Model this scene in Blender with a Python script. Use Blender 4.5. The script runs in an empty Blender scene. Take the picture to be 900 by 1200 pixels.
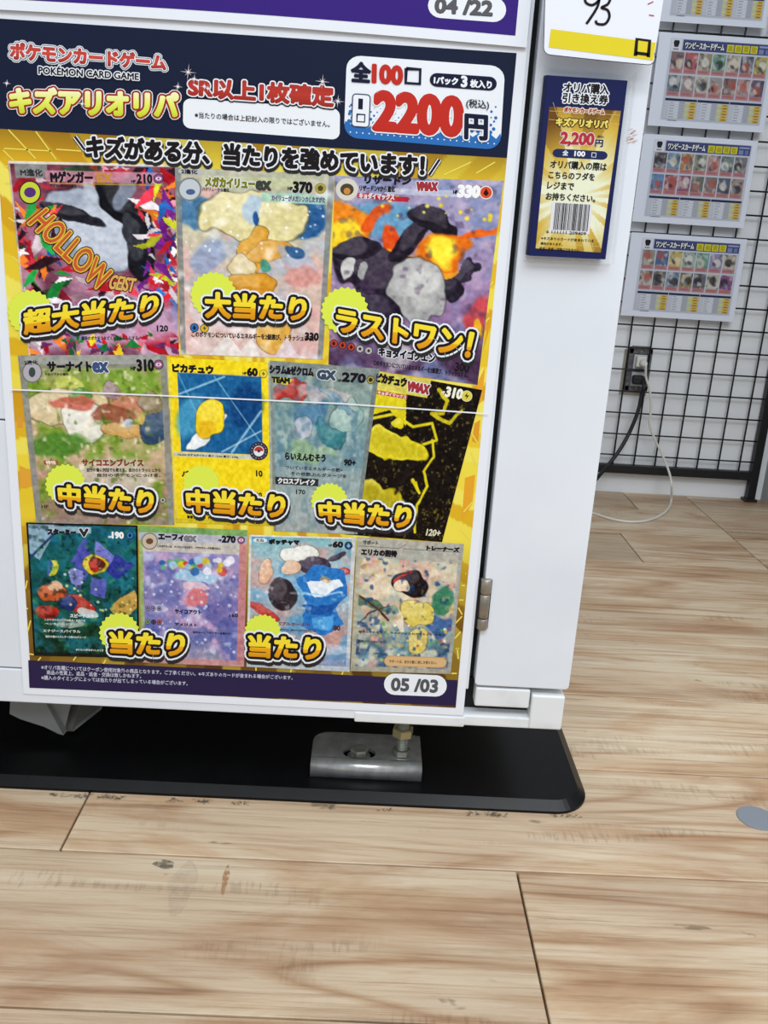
import bpy, bmesh, math, random
import numpy as np
from mathutils import Vector, Matrix

PI = math.pi
C = bpy.context.scene.collection
SC = bpy.context.scene
rng = np.random.default_rng(7)
random.seed(7)

# ------------------------------------------------------------------ camera
F = 1057.2                                    # focal length in pixels of a 900 x 1200 frame
M = np.array([[0.99824152, -0.00619047, 0.05895374],
              [0.0544093, -0.29902835, -0.9526918],
              [0.02352645, 0.95422415, -0.2981657]])
H = 0.565                                     # height of the phone above the floor
cam = bpy.data.objects.new('camera', bpy.data.cameras.new('camera'))
C.objects.link(cam)
cam.data.sensor_fit = 'HORIZONTAL'
cam.data.sensor_width = 36
cam.data.lens = F / 900 * 36
cam.data.clip_start = 0.02
rot = Matrix(((M[0][0], -M[1][0], -M[2][0]), (M[0][1], -M[1][1], -M[2][1]), (M[0][2], -M[1][2], -M[2][2])))
cam.matrix_world = Matrix.Translation((0, 0, H)) @ rot.to_4x4()
SC.camera = cam

# ------------------------------------------------------------------ light
w = bpy.data.worlds.new('shop'); SC.world = w; w.use_nodes = True
w.node_tree.nodes['Background'].inputs[0].default_value = (0.86, 0.93, 1.0, 1)
w.node_tree.nodes['Background'].inputs[1].default_value = 0.56
def area(name, loc, sx, sy, power, col=(1, 0.98, 0.95), rot=(0, 0, 0)):
    l = bpy.data.lights.new(name, 'AREA'); l.shape = 'RECTANGLE'; l.size = sx; l.size_y = sy
    l.energy = power; l.color = col
    o = bpy.data.objects.new(name, l); o.location = loc; o.rotation_euler = rot; C.objects.link(o)
    return o
area('unseen_overhead_light', (0.0, -1.05, 2.6), 2.4, 0.7, 54, (0.93, 0.97, 1.0))
area('unseen_overhead_light', (0.3, -2.6, 2.6), 2.6, 0.7, 45, (0.93, 0.97, 1.0))
area('unseen_overhead_light', (1.5, -0.1, 2.6), 2.2, 1.2, 42, (0.91, 0.955, 1.0), (0.5, 0, 0))  # unseen lamp, added and tilted to brighten the back wall
SC.view_settings.view_transform = 'Standard'
SC.view_settings.look = 'None'
SC.view_settings.gamma = 1
SC.view_settings.use_curve_mapping = False
SC.view_settings.exposure = -0.07

# ------------------------------------------------------------------ geometry helpers
def ray(px, py):
    return M.T @ np.array([(px - 450) / F, (py - 600) / F, 1.0])
def onY(px, py, Y):
    d = ray(px, py); k = Y / d[1]
    return (d[0] * k, Y, H + d[2] * k)
def onZ(px, py, z):
    d = ray(px, py); k = (z - H) / d[2]
    return (d[0] * k, d[1] * k, z)
def onX(px, py, X):
    d = ray(px, py); k = X / d[0]
    return (X, d[1] * k, H + d[2] * k)

def lin(c):
    if isinstance(c, str):
        c = c.lstrip('#'); c = [int(c[i:i + 2], 16) / 255 for i in (0, 2, 4)]
    return tuple((x / 12.92 if x <= 0.04045 else ((x + 0.055) / 1.055) ** 2.4) for x in c)

_mats = {}
def mat(name, col='#ffffff', rough=0.5, metal=0.0, spec=0.5, coat=0.0):
    if name in _mats: return _mats[name]
    m = bpy.data.materials.new(name); m.use_nodes = True; _mats[name] = m
    b = m.node_tree.nodes['Principled BSDF']
    b.inputs['Base Color'].default_value = (*lin(col), 1)
    b.inputs['Roughness'].default_value = rough
    b.inputs['Metallic'].default_value = metal
    b.inputs['Specular IOR Level'].default_value = spec
    b.inputs['Coat Weight'].default_value = coat
    return m
def ink(col):                                    # one printed colour
    return mat('ink_' + col.strip('#').lower(), col, 0.42, 0, 0.14)
def N(m, t, **kw):
    n = m.node_tree.nodes.new(t)
    for k, v in kw.items(): setattr(n, k, v)
    return n
def L(m, a, b): m.node_tree.links.new(a, b)

# painted prints: colours stored on the vertices of a fine grid
m = mat('printed_picture', '#ffffff', 0.42, 0, 0.14)
a = N(m, 'ShaderNodeAttribute', attribute_name='Col')
L(m, a.outputs['Color'], m.node_tree.nodes['Principled BSDF'].inputs['Base Color'])
def ramp_ink(name, stops, const=False):
    m = mat(name, '#ffffff', 0.42, 0, 0.14)
    a = N(m, 'ShaderNodeAttribute', attribute_name='t')
    r = N(m, 'ShaderNodeValToRGB')
    r.color_ramp.interpolation = 'LINEAR'
    while len(r.color_ramp.elements) < len(stops): r.color_ramp.elements.new(0.5)
    for e, (p, c) in zip(r.color_ramp.elements, stops):
        e.position = p; e.color = (*lin(c), 1)
    L(m, a.outputs['Fac'], r.inputs[0])
    L(m, r.outputs[0], m.node_tree.nodes['Principled BSDF'].inputs['Base Color'])
    return m
GOLD = ramp_ink('gold_lettering', [(0.0, '#d9940f'), (0.40, '#eba41c'), (0.42, '#e8b81f'), (0.46, '#f6d92e'), (1.0, '#f3dd3a')])
LIME = ramp_ink('lime_lettering', [(0.0, '#c9d42e'), (0.5, '#e6ee66'), (1.0, '#f6f2c4')])
DRED = ramp_ink('red_lettering', [(0.0, '#9c2c22'), (0.5, '#b8392c'), (1.0, '#a8322a')])
REDL = ramp_ink('logo_red', [(0.0, '#9e2f2c'), (0.5, '#cf4a3c'), (1.0, '#a93430')])

ORI = {}
class MB:
    """verts and faces of one mesh, with a material per face"""
    def __init__(s): s.v = []; s.f = []; s.m = []; s.mats = []; s.t = {}; s.smooth = []
    def mi(s, m):
        if m not in s.mats: s.mats.append(m)
        return s.mats.index(m)
    def add(s, vs, fs, m, smooth=False):
        b = len(s.v); s.v += [tuple(map(float, v)) for v in vs]; k = s.mi(m)
        for f in fs: s.f.append([b + i for i in f]); s.m.append(k); s.smooth.append(smooth)
        return b
    def box(s, x0, x1, y0, y1, z0, z1, m, bev=0.0, seg=2):
        bm = bmesh.new(); bmesh.ops.create_cube(bm, size=1)
        for v in bm.verts:
            v.co = Vector(((x0 + x1) / 2 + v.co.x * (x1 - x0), (y0 + y1) / 2 + v.co.y * (y1 - y0), (z0 + z1) / 2 + v.co.z * (z1 - z0)))
        if bev: bmesh.ops.bevel(bm, geom=bm.edges[:], offset=bev, segments=seg, affect='EDGES', profile=0.5)
        s.bm(bm, m); return s
    def bm(s, bm, m, smooth=False):
        bm.verts.index_update()
        s.add([v.co[:] for v in bm.verts], [[v.index for v in f.verts] for f in bm.faces], m, smooth); bm.free()
    def lathe(s, prof, m, c=(0, 0, 0), seg=24, axis='z', smooth=True, start=0.0):
        vs = []
        for r, h in prof:
            for i in range(seg):
                a = 2 * PI * i / seg + start
                p = (r * math.cos(a), r * math.sin(a), h)
                if axis == 'y': p = (p[0], p[2], p[1])
                if axis == 'x': p = (p[2], p[0], p[1])
                vs.append((p[0] + c[0], p[1] + c[1], p[2] + c[2]))
        fs = []
        for k in range(len(prof) - 1):
            for i in range(seg):
                j = (i + 1) % seg
                fs.append([k * seg + i, k * seg + j, (k + 1) * seg + j, (k + 1) * seg + i])
        s.add(vs, fs, m, smooth)
        n = len(prof) - 1
        b = len(s.v) - len(vs); k = s.mi(m)
        s.f.append([b + i for i in range(seg)][::-1]); s.m.append(k); s.smooth.append(False)
        s.f.append([b + n * seg + i for i in range(seg)]); s.m.append(k); s.smooth.append(False)
        return s
    def tube(s, pts, r, m, seg=8, flat=1.0):
        pts = [Vector(p) for p in pts]; vs = []; up = Vector((0.3, 0.1, 1)).normalized(); u = None
        for i, p in enumerate(pts):
            t = (pts[min(i + 1, len(pts) - 1)] - pts[max(i - 1, 0)]).normalized()
            if u is None: u = t.orthogonal().normalized()
            u = (u - t * u.dot(t)).normalized(); v = t.cross(u)
            rr = r[i] if isinstance(r, (list, tuple)) else r
            for k in range(seg):
                a = 2 * PI * k / seg
                vs.append(p + u * math.cos(a) * rr + v * math.sin(a) * rr * flat)
        fs = [[i * seg + k, i * seg + (k + 1) % seg, (i + 1) * seg + (k + 1) % seg, (i + 1) * seg + k] for i in range(len(pts) - 1) for k in range(seg)]
        fs.append(list(range(seg))[::-1]); fs.append([(len(pts) - 1) * seg + k for k in range(seg)])
        s.add(vs, fs, m, True); return s
    def prism(s, outline, z0, z1, m, to=lambda x, y, z: (x, y, z), bev=0.0, seg=2, hole=None):
        """outline extruded from z0 to z1"""
        bm = bmesh.new()
        lo = [bm.verts.new(to(x, y, z0)) for x, y in outline]; hi = [bm.verts.new(to(x, y, z1)) for x, y in outline]
        bm.faces.new(lo[::-1]); top = bm.faces.new(hi)
        n = len(outline)
        for i in range(n): bm.faces.new((lo[i], lo[(i + 1) % n], hi[(i + 1) % n], hi[i]))
        bmesh.ops.recalc_face_normals(bm, faces=bm.faces)
        if bev: bmesh.ops.bevel(bm, geom=[e for e in top.edges], offset=bev, segments=seg, affect='EDGES', profile=0.5)
        s.bm(bm, m); return s

def obj(name, mb, parent=None, origin=None, kind=None, label=None):
    me = bpy.data.meshes.new(name)
    if parent is not None: origin = ORI[parent]
    if origin is None:
        a = np.array(mb.v); origin = ((a[:, 0].min() + a[:, 0].max()) / 2, (a[:, 1].min() + a[:, 1].max()) / 2, a[:, 2].min())
    V = np.array(mb.v, dtype=np.float64) - np.array(origin)
    me.from_pydata(V.tolist(), [], mb.f)
    for mm in mb.mats: me.materials.append(mm)
    me.polygons.foreach_set('material_index', np.array(mb.m, dtype=np.int32))
    me.polygons.foreach_set('use_smooth', np.array(mb.smooth, dtype=bool))
    if mb.t:
        t = np.zeros(len(mb.v), dtype=np.float32)
        for b, arr in mb.t.items(): t[b:b + len(arr)] = arr
        at = me.attributes.new('t', 'FLOAT', 'POINT'); at.data.foreach_set('value', t)
    me.validate(); me.update()
    o = bpy.data.objects.new(name, me); C.objects.link(o)
    if parent is None: o.location = origin
    else: o.parent = parent
    ORI[o] = tuple(origin)
    if kind: o['kind'] = kind
    if label: o['label'] = label
    return o
def thing(name, label, cat, loc, group=None):
    o = bpy.data.objects.new(name, None); C.objects.link(o); o.location = loc; o.empty_display_size = 0.02
    ORI[o] = tuple(loc); o['label'] = label; o['category'] = cat
    if group: o['group'] = group
    return o
def tag(o, label, cat, group=None):
    o['label'] = label; o['category'] = cat
    if group: o['group'] = group
    return o

# ------------------------------------------------------------------ flat print helpers
EPS = 0.00016
class Plane:
    """maps print coordinates (as read off the flat sheet) to the sheet's surface; layer k lies k coats of ink proud"""
    def __init__(s, fn): s.fn = fn
    def __call__(s, p, k=0): return s.fn(p[0], p[1], k)
def face_plane(Y):
    def fn(px, py, k):
        x, y, z = onY(px, py, Y); return (x, Y - k * EPS, z)
    return Plane(fn)
def bil(q, u, v):
    a = np.array(q, float)
    return tuple((a[0] * (1 - u) + a[1] * u) * (1 - v) + (a[3] * (1 - u) + a[2] * u) * v)
def rrect(q, rx, ry, n=5):
    """rounded rectangle in the quad q (tl, tr, br, bl); radii as shares of width and height"""
    o = []
    for cx, cy, a0 in ((1 - rx, ry, -PI / 2), (1 - rx, 1 - ry, 0), (rx, 1 - ry, PI / 2), (rx, ry, PI)):
        for i in range(n + 1):
            a = a0 + PI / 2 * i / n
            o.append(bil(q, cx + rx * math.cos(a), cy + ry * math.sin(a)))
    return o
def grow(q, d):
    c = np.mean(np.array(q, float), axis=0); o = []
    for p in q:
        v = np.array(p) - c; o.append((p[0] + np.sign(v[0]) * d, p[1] + np.sign(v[1]) * d))
    return o
def poly(mb, P, pts, k, m, ts=None):
    b = mb.add([P(p, k) for p in pts], [list(range(len(pts)))[::-1]], m)
    if ts is not None: mb.t[b] = ts
def stroke(mb, P, pts, wd, k, m):
    """a printed line of width wd along pts"""
    pts = [np.array(p, float) for p in pts]; l = []; r = []
    for i, p in enumerate(pts):
        t = pts[min(i + 1, len(pts) - 1)] - pts[max(i - 1, 0)]; t /= (np.hypot(*t) + 1e-9); n = np.array([-t[1], t[0]])
        l.append(p + n * wd / 2); r.append(p - n * wd / 2)
    vs = [P(p, k) for p in l] + [P(p, k) for p in r]; n = len(pts)
    mb.add(vs, [[i, i + 1, n + i + 1, n + i] for i in range(n - 1)], m)
def spline(pts, n=8):
    pts = [np.array(p, float) for p in pts]; out = []
    for i in range(len(pts) - 1):
        p0 = pts[max(i - 1, 0)]; p1 = pts[i]; p2 = pts[i + 1]; p3 = pts[min(i + 2, len(pts) - 1)]
        for j in range(n):
            t = j / n
            out.append(0.5 * ((2 * p1) + (-p0 + p2) * t + (2 * p0 - 5 * p1 + 4 * p2 - p3) * t * t + (-p0 + 3 * p1 - 3 * p2 + p3) * t ** 3))
    out.append(pts[-1]); return [tuple(p) for p in out]
def star(c, r0, r1, n, a0=0.0):
    return [(c[0] + (r1 if i % 2 else r0) * math.cos(a0 + PI * i / n), c[1] + (r1 if i % 2 else r0) * math.sin(a0 + PI * i / n)) for i in range(2 * n)]
def disc(c, rx, ry=None, n=20):
    ry = ry or rx
    return [(c[0] + rx * math.cos(2 * PI * i / n), c[1] + ry * math.sin(2 * PI * i / n)) for i in range(n)]

_font_ob = None
_gl = {}
def glyphs(body, res=3, spacing=1.0, line=1.0):
    """text as (verts, faces, outline edges)"""
    global _font_ob
    if _font_ob is None:
        _font_ob = bpy.data.objects.new('type', bpy.data.curves.new('type', 'FONT')); C.objects.link(_font_ob)
    key = (body, res, spacing, line)
    if key in _gl: return _gl[key]
    cu = _font_ob.data
    cu.body = body; cu.size = 1; cu.resolution_u = res; cu.space_character = spacing; cu.space_line = line
    bpy.context.view_layer.update()
    me = bpy.data.meshes.new_from_object(_font_ob.evaluated_get(bpy.context.evaluated_depsgraph_get()))
    v = np.empty(len(me.vertices) * 3); me.vertices.foreach_get('co', v); v = v.reshape(-1, 3)[:, :2]
    f = [list(p.vertices) for p in me.polygons]
    bpy.data.meshes.remove(me)
    cnt = {}
    for p in f:
        for a, b_ in zip(p, p[1:] + p[:1]):
            k = (a, b_) if a < b_ else (b_, a); cnt[k] = cnt.get(k, 0) + 1
    e = [k for k, n_ in cnt.items() if n_ == 1]
    _gl[key] = (v, f, e); return _gl[key]
def widened(g, d, round_=True):
    """the glyph shapes grown by d on every side: fill, a band over each outline edge, round joins at the corners"""
    v, f, e = g
    vs = [(p[0], p[1], 1.0) for p in v]; fs = [list(p) for p in f]
    if d <= 0: return np.array(vs), fs
    nb = {}
    for a, b_ in e:
        t = v[b_] - v[a]; l = math.hypot(*t)
        if l < 1e-9: continue
        t = t / l; n = np.array([-t[1], t[0]]) * d; i = len(vs)
        vs += [(*(v[a] + n), 0), (*(v[b_] + n), 0), (*(v[b_] - n), 0), (*(v[a] - n), 0)]
        fs += [[i, i + 1, b_, a], [a, b_, i + 2, i + 3]]
        nb.setdefault(a, []).append(t); nb.setdefault(b_, []).append(-t)
    for a, ts in nb.items():
        if len(ts) == 2 and np.dot(ts[0], ts[1]) < -0.98: continue
        i = len(vs); K = 8
        vs += [(v[a][0] + d * math.cos(2 * PI * k / K + .39), v[a][1] + d * math.sin(2 * PI * k / K + .39), 0) for k in range(K)]
        fs += [[a, i + k, i + (k + 1) % K] for k in range(K)]
    return np.array(vs), fs
def text(mb, P, body, q, layers, k=3, res=3, spacing=1.0, line=1.0):
    """body fitted to the quad q (tl, tr, br, bl of its ink); layers = [(material, widening in print units)], widest first"""
    g = glyphs(body, res, spacing, line); v0 = g[0]
    x0, x1, y0, y1 = v0[:, 0].min(), v0[:, 0].max(), v0[:, 1].min(), v0[:, 1].max()
    hq = (math.dist(q[0], q[3]) + math.dist(q[1], q[2])) / 2
    wq = (math.dist(q[0], q[1]) + math.dist(q[3], q[2])) / 2
    ex, ey = (x1 - x0) / wq, (y1 - y0) / hq
    gs = (np.stack([v0[:, 0] / ex, v0[:, 1] / ey], 1), g[1], g[2])       # outline in print units, so that widening is even
    for i, lay in enumerate(layers):
        m, d = lay[0], lay[1]; off = lay[2] if len(lay) > 2 else (0, 0)
        v, f = widened(gs, d)
        u = (v[:, 0] * ex - x0) / (x1 - x0); t = 1 - (v[:, 1] * ey - y0) / (y1 - y0)
        vs = []
        for a, b, z in zip(u, t, v[:, 2]):
            p = bil(q, a, b); vs.append(P((p[0] + off[0], p[1] + off[1]), k + i * 0.7 + 0.3 * z))
        b0 = mb.add(vs, f, m)
        if m in (GOLD, LIME, DRED, REDL): mb.t[b0] = 1 - t
    return mb
K0, W0, NAVY = ink('#1b1518'), ink('#e9edf2'), ink('#1d2140')

# ------------------------------------------------------------------ a small painter for the pictures
def fnoise(h, w, cells, seed):
    r = np.random.default_rng(seed); g = r.random((cells[1] + 2, cells[0] + 2))
    y = np.linspace(0, cells[1], h, endpoint=False); x = np.linspace(0, cells[0], w, endpoint=False)
    yi = y.astype(int); xi = x.astype(int); fy = (y - yi)[:, None]; fx = (x - xi)[None, :]
    fy = fy * fy * (3 - 2 * fy); fx = fx * fx * (3 - 2 * fx)
    g00 = g[np.ix_(yi, xi)]; g01 = g[np.ix_(yi, xi + 1)]; g10 = g[np.ix_(yi + 1, xi)]; g11 = g[np.ix_(yi + 1, xi + 1)]
    return (g00 * (1 - fx) + g01 * fx) * (1 - fy) + (g10 * (1 - fx) + g11 * fx) * fy
def hexc(c):
    c = c.lstrip('#'); return np.array([int(c[i:i + 2], 16) / 255 for i in (0, 2, 4)])
def paint(w, h, ops, seed=0, warp=0.0, asp=1.38):
    U, V = np.meshgrid(np.linspace(0, 1, w), np.linspace(0, 1, h))
    img = np.ones((h, w, 3))
    def warped(a):
        if not a: return U, V
        return (U + a * (fnoise(h, w, (7, 9), seed + 1) - .5) + a * .5 * (fnoise(h, w, (17, 22), seed + 2) - .5),
                V + a * (fnoise(h, w, (7, 9), seed + 3) - .5) + a * .5 * (fnoise(h, w, (17, 22), seed + 4) - .5))
    for n, op in enumerate(ops):
        t = op[0]
        if t == 'bg':                                     # vertical gradient through colours
            cs = [hexc(c) for c in op[1]]; g = V * (len(cs) - 1); i = np.clip(g.astype(int), 0, len(cs) - 2); f = (g - i)[..., None]
            ca = np.array(cs); img = ca[i] * (1 - f) + ca[i + 1] * f
        elif t == 'warp': warp = op[1]
        elif t == 'e':                                    # ellipse cx cy rx ry rot colour softness alpha
            _, cx, cy, rx, ry, ro, c, so, al = op; u, v = warped(warp)
            a = math.radians(ro); dx = u - cx; dy = (v - cy) * asp
            x = (dx * math.cos(a) + dy * math.sin(a)) / rx; y = (-dx * math.sin(a) + dy * math.cos(a)) / ry
            d = np.sqrt(x * x + y * y); mk = np.clip((1 - d) / max(so * .6, 0.02) + .5, 0, 1)[..., None] * al
            img = img * (1 - mk) + hexc(c) * mk
            if so <= .2 and rx > .04 and w > 60:          # drawn outline and a second tone
                img = img * (1 - .35 * np.clip(1 - np.abs(d - 1) / .05, 0, 1)[..., None])
                sh_ = (np.clip((.8 - np.hypot(x + .3, y + .35)) / .15, 0, 1) * (d < 1))[..., None] * al; img = img + (1 - img) * sh_ * .16
        elif t == 'p':                                    # polygon
            _, pts, c, al = op; u, v = warped(warp)
            ins = np.zeros(U.shape, bool); j = len(pts) - 1
            for i in range(len(pts)):
                xi, yi = pts[i]; xj, yj = pts[j]
                if yi != yj: ins ^= ((yi > v) != (yj > v)) & (u < (xj - xi) * (v - yi) / (yj - yi) + xi)
                j = i
            mk = ins[..., None] * al; img = img * (1 - mk) + hexc(c) * mk
        elif t == 'r':                                    # straight rectangle
            _, x0, y0, x1, y1, c, al = op
            mk = ((U >= x0) & (U <= x1) & (V >= y0) & (V <= y1))[..., None] * al; img = img * (1 - mk) + hexc(c) * mk
        elif t == 'l':                                    # line
            _, pts, wd, c, al = op; u, v = warped(warp); mk = np.zeros(U.shape)
            for (xa, ya), (xb, yb) in zip(pts[:-1], pts[1:]):
                ex, ey = xb - xa, (yb - ya) * asp; l2 = ex * ex + ey * ey + 1e-9
                s = np.clip(((u - xa) * ex + (v - ya) * asp * ey) / l2, 0, 1)
                d = np.hypot(u - xa - s * ex, (v - ya) * asp - s * ey); mk = np.maximum(mk, np.clip((wd - d) / 0.006 + .5, 0, 1))
            mk = mk[..., None] * al; img = img * (1 - mk) + hexc(c) * mk
        elif t == 'n':                                    # cloudy overlay of a colour
            _, cells, c, lo, hi, al = op
            g = fnoise(h, w, cells, seed * 31 + n * 7 + 5) * .65 + fnoise(h, w, (cells[0] * 2, cells[1] * 2), seed * 31 + n * 7 + 6) * .35
            mk = np.clip((g - lo) / (hi - lo), 0, 1)[..., None] * al; img = img * (1 - mk) + hexc(c) * mk
        elif t == 's':                                    # scattered shards
            _, num, cols, sz, box, el = op; r = np.random.default_rng(seed * 13 + n)
            for i in range(num):
                cx = box[0] + r.random() * (box[2] - box[0]); cy = box[1] + r.random() * (box[3] - box[1]); a = r.random() * 6.28; s_ = sz * (.5 + r.random())
                k = r.integers(3, 5); pts = []
                for q_ in range(k):
                    b = 6.28 * q_ / k + r.random() * .5; x = math.cos(b) * s_ * el; y = math.sin(b) * s_ / el
                    pts.append((x * math.cos(a) - y * math.sin(a), x * math.sin(a) + y * math.cos(a)))
                c = hexc(cols[r.integers(0, len(cols))]); x0 = min(p[0] for p in pts); 
                ins = np.zeros(U.shape, bool); j = k - 1
                pts = [(cx + p[0], cy + p[1] / asp) for p in pts]
                for ii in range(k):
                    xi, yi = pts[ii]; xj, yj = pts[j]
                    if yi != yj: ins ^= ((yi > V) != (yj > V)) & (U < (xj - xi) * (V - yi) / (yj - yi) + xi)
                    j = ii
                img[ins] = c * (.85 + .3 * r.random())
        elif t == 'd':                                    # scattered dots
            _, num, cols, sz, box, al = op; r = np.random.default_rng(seed * 17 + n)
            for i in range(num):
                cx = box[0] + r.random() * (box[2] - box[0]); cy = box[1] + r.random() * (box[3] - box[1]); s_ = sz * (.5 + r.random())
                d = np.hypot(U - cx, (V - cy) * asp); mk = np.clip((s_ - d) / 0.008 + .5, 0, 1)[..., None] * al
                img = img * (1 - mk) + hexc(cols[r.integers(0, len(cols))]) * mk
    return np.clip(img, 0, 1)
def grid_print(name, P, q, img, k, parent, label=None):
    h, w_ = img.shape[:2]
    u, v = np.meshgrid(np.linspace(0, 1, w_), np.linspace(0, 1, h))
    qa = np.array(q, float)
    p = ((qa[0] * (1 - u[..., None]) + qa[1] * u[..., None]) * (1 - v[..., None]) + (qa[3] * (1 - u[..., None]) + qa[2] * u[..., None]) * v[..., None]).reshape(-1, 2)
    co = np.array([P(a, k) for a in p]) - np.array(ORI[parent])
    idx = np.arange(h * w_).reshape(h, w_)
    f = np.stack([idx[:-1, :-1], idx[1:, :-1], idx[1:, 1:], idx[:-1, 1:]], -1).reshape(-1, 4)
    me = bpy.data.meshes.new(name)
    me.vertices.add(len(co)); me.vertices.foreach_set('co', co.ravel())
    me.loops.add(f.size); me.loops.foreach_set('vertex_index', f.ravel().astype(np.int32))
    me.polygons.add(len(f)); me.polygons.foreach_set('loop_start', (np.arange(len(f)) * 4).astype(np.int32))
    me.update(calc_edges=True)
    s = img.reshape(-1, 3); l = np.where(s <= 0.04045, s / 12.92, ((s + 0.055) / 1.055) ** 2.4)
    at = me.attributes.new('Col', 'FLOAT_COLOR', 'POINT')
    at.data.foreach_set('color', np.concatenate([l, np.ones((len(l), 1))], 1).astype(np.float32).ravel())
    me.materials.append(_mats['printed_picture'])
    o = bpy.data.objects.new(name, me); C.objects.link(o); o.parent = parent; ORI[o] = ORI[parent]
    if label: o['label'] = label
    return o

#@@MATERIALS
# ------------------------------------------------------------------ materials of the place
def noise_col(m, c0, c1, scale, lo=0.35, hi=0.65, detail=4, stretch=(1, 1, 1), bump=0.0):
    b = m.node_tree.nodes['Principled BSDF']
    g = N(m, 'ShaderNodeNewGeometry'); mp = N(m, 'ShaderNodeMapping'); mp.inputs['Scale'].default_value = stretch
    n = N(m, 'ShaderNodeTexNoise'); n.inputs['Scale'].default_value = scale; n.inputs['Detail'].default_value = detail
    r = N(m, 'ShaderNodeValToRGB'); r.color_ramp.elements[0].position = lo; r.color_ramp.elements[1].position = hi
    r.color_ramp.elements[0].color = (*lin(c0), 1); r.color_ramp.elements[1].color = (*lin(c1), 1)
    L(m, g.outputs['Position'], mp.inputs[0]); L(m, mp.outputs[0], n.inputs['Vector']); L(m, n.outputs[0], r.inputs[0]); L(m, r.outputs[0], b.inputs['Base Color'])
    if bump:
        bp = N(m, 'ShaderNodeBump'); bp.inputs['Strength'].default_value = bump; bp.inputs['Distance'].default_value = 0.001
        L(m, n.outputs[0], bp.inputs['Height']); L(m, bp.outputs[0], b.inputs['Normal'])
    return m
PAINT = noise_col(mat('white_enamel', rough=0.38), '#d9dee6', '#e2e7ee', 6)
PAINT2 = noise_col(mat('white_enamel_worn', rough=0.42), '#cfd2d3', '#e0e3e5', 30, 0.3, 0.55)
PAPER = mat('poster_paper', '#e6eaf1', 0.45, 0, 0.3)
WALL = noise_col(mat('white_wall', rough=0.85), '#e6e9ee', '#f0f2f6', 5, 0.3, 0.7, 5, (1, 1, 1), 0.2)
WALL2 = mat('grey_wall', '#aeb4ae', 0.8)
BLACKP = noise_col(mat('black_plate', rough=0.28, spec=0.22), '#060709', '#0b0c0f', 60)
BWIRE = mat('black_wire', '#0d0d12', 0.45)
STEEL = noise_col(mat('galvanised_steel', rough=0.30, metal=0.65), '#aaadae', '#c6c9ca', 80, bump=0.15)
STEEL2 = noise_col(mat('zinc_bolt', rough=0.42, metal=0.7), '#8d9188', '#aab0a8', 90)
HINGE = noise_col(mat('hinge_steel', rough=0.4, metal=0.75), '#8a8378', '#a69e92', 60)
DARK = mat('dark_gap', '#060607', 0.8)
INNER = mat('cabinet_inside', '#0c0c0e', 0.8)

wood = mat('oak_plank', rough=0.42, spec=0.35)
b = wood.node_tree.nodes['Principled BSDF']
geo = N(wood, 'ShaderNodeNewGeometry'); oi = N(wood, 'ShaderNodeObjectInfo')
off = N(wood, 'ShaderNodeVectorMath', operation='MULTIPLY_ADD')
cmb = N(wood, 'ShaderNodeCombineXYZ')
L(wood, oi.outputs['Random'], cmb.inputs[0]); L(wood, oi.outputs['Random'], cmb.inputs[2])
L(wood, cmb.outputs[0], off.inputs[0]); off.inputs[1].default_value = (7.3, 0, 11.9); L(wood, geo.outputs['Position'], off.inputs[2])
def nz(scale, stretch, detail=5, dist=0.0, rough=0.55):
    mp = N(wood, 'ShaderNodeMapping'); mp.inputs['Scale'].default_value = stretch
    n = N(wood, 'ShaderNodeTexNoise'); n.inputs['Scale'].default_value = scale; n.inputs['Detail'].default_value = detail
    n.inputs['Distortion'].default_value = dist; n.inputs['Roughness'].default_value = rough
    L(wood, off.outputs[0], mp.inputs[0]); L(wood, mp.outputs[0], n.inputs['Vector']); return n
def rmp(src, stops):
    r = N(wood, 'ShaderNodeValToRGB')
    while len(r.color_ramp.elements) < len(stops): r.color_ramp.elements.new(0.5)
    for e, (p, c) in zip(r.color_ramp.elements, stops): e.position = p; e.color = (*(lin(c) if isinstance(c, str) else (c, c, c)), 1)
    L(wood, src, r.inputs[0]); return r
def mix(fac, a_, b_, mode='MIX'):
    x = N(wood, 'ShaderNodeMix', data_type='RGBA', blend_type=mode)
    if hasattr(fac, 'type') and not isinstance(fac, float): L(wood, fac, x.inputs[0])
    else: x.inputs[0].default_value = fac
    L(wood, a_, x.inputs[6]); L(wood, b_, x.inputs[7]); return x
broad = rmp(nz(2.4, (0.8, 2.4, 1), 4, 0.5).outputs[0], [(0.30, '#b69a7c'), (0.44, '#c9b193'), (0.57, '#d6c2a4'), (0.74, '#ddccb2')])
blot = rmp(nz(3.6, (1.0, 4.2, 1), 5, 0.8, 0.6).outputs[0], [(0.47, '#ffffff'), (0.60, '#e9d3be'), (0.76, '#cda98a')])
c0 = mix(0.85, broad.outputs[0], blot.outputs[0], 'MULTIPLY')
grain = rmp(nz(3.0, (1.3, 50, 2), 10, 0.25, 0.75).outputs[0], [(0.34, '#a88d74'), (0.43, '#dccbb6'), (0.50, '#f6efe4'), (0.60, '#ffffff')])
c1 = mix(0.62, c0.outputs[2], grain.outputs[0], 'MULTIPLY')
cont = nz(1.5, (0.55, 4.6, 1), 1.5, 0.3)
m1 = N(wood, 'ShaderNodeMath', operation='MULTIPLY'); m1.inputs[1].default_value = 13.0; L(wood, cont.outputs[0], m1.inputs[0])
m2 = N(wood, 'ShaderNodeMath', operation='PINGPONG'); m2.inputs[1].default_value = 0.5; L(wood, m1.outputs[0], m2.inputs[0])
rings = rmp(m2.outputs[0], [(0.0, '#c7a484'), (0.09, '#e6d3bd'), (0.22, '#ffffff')])
ringmask = rmp(nz(2.6, (0.8, 3.0, 1), 2).outputs[0], [(0.46, 0.0), (0.60, 0.85)])
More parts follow.
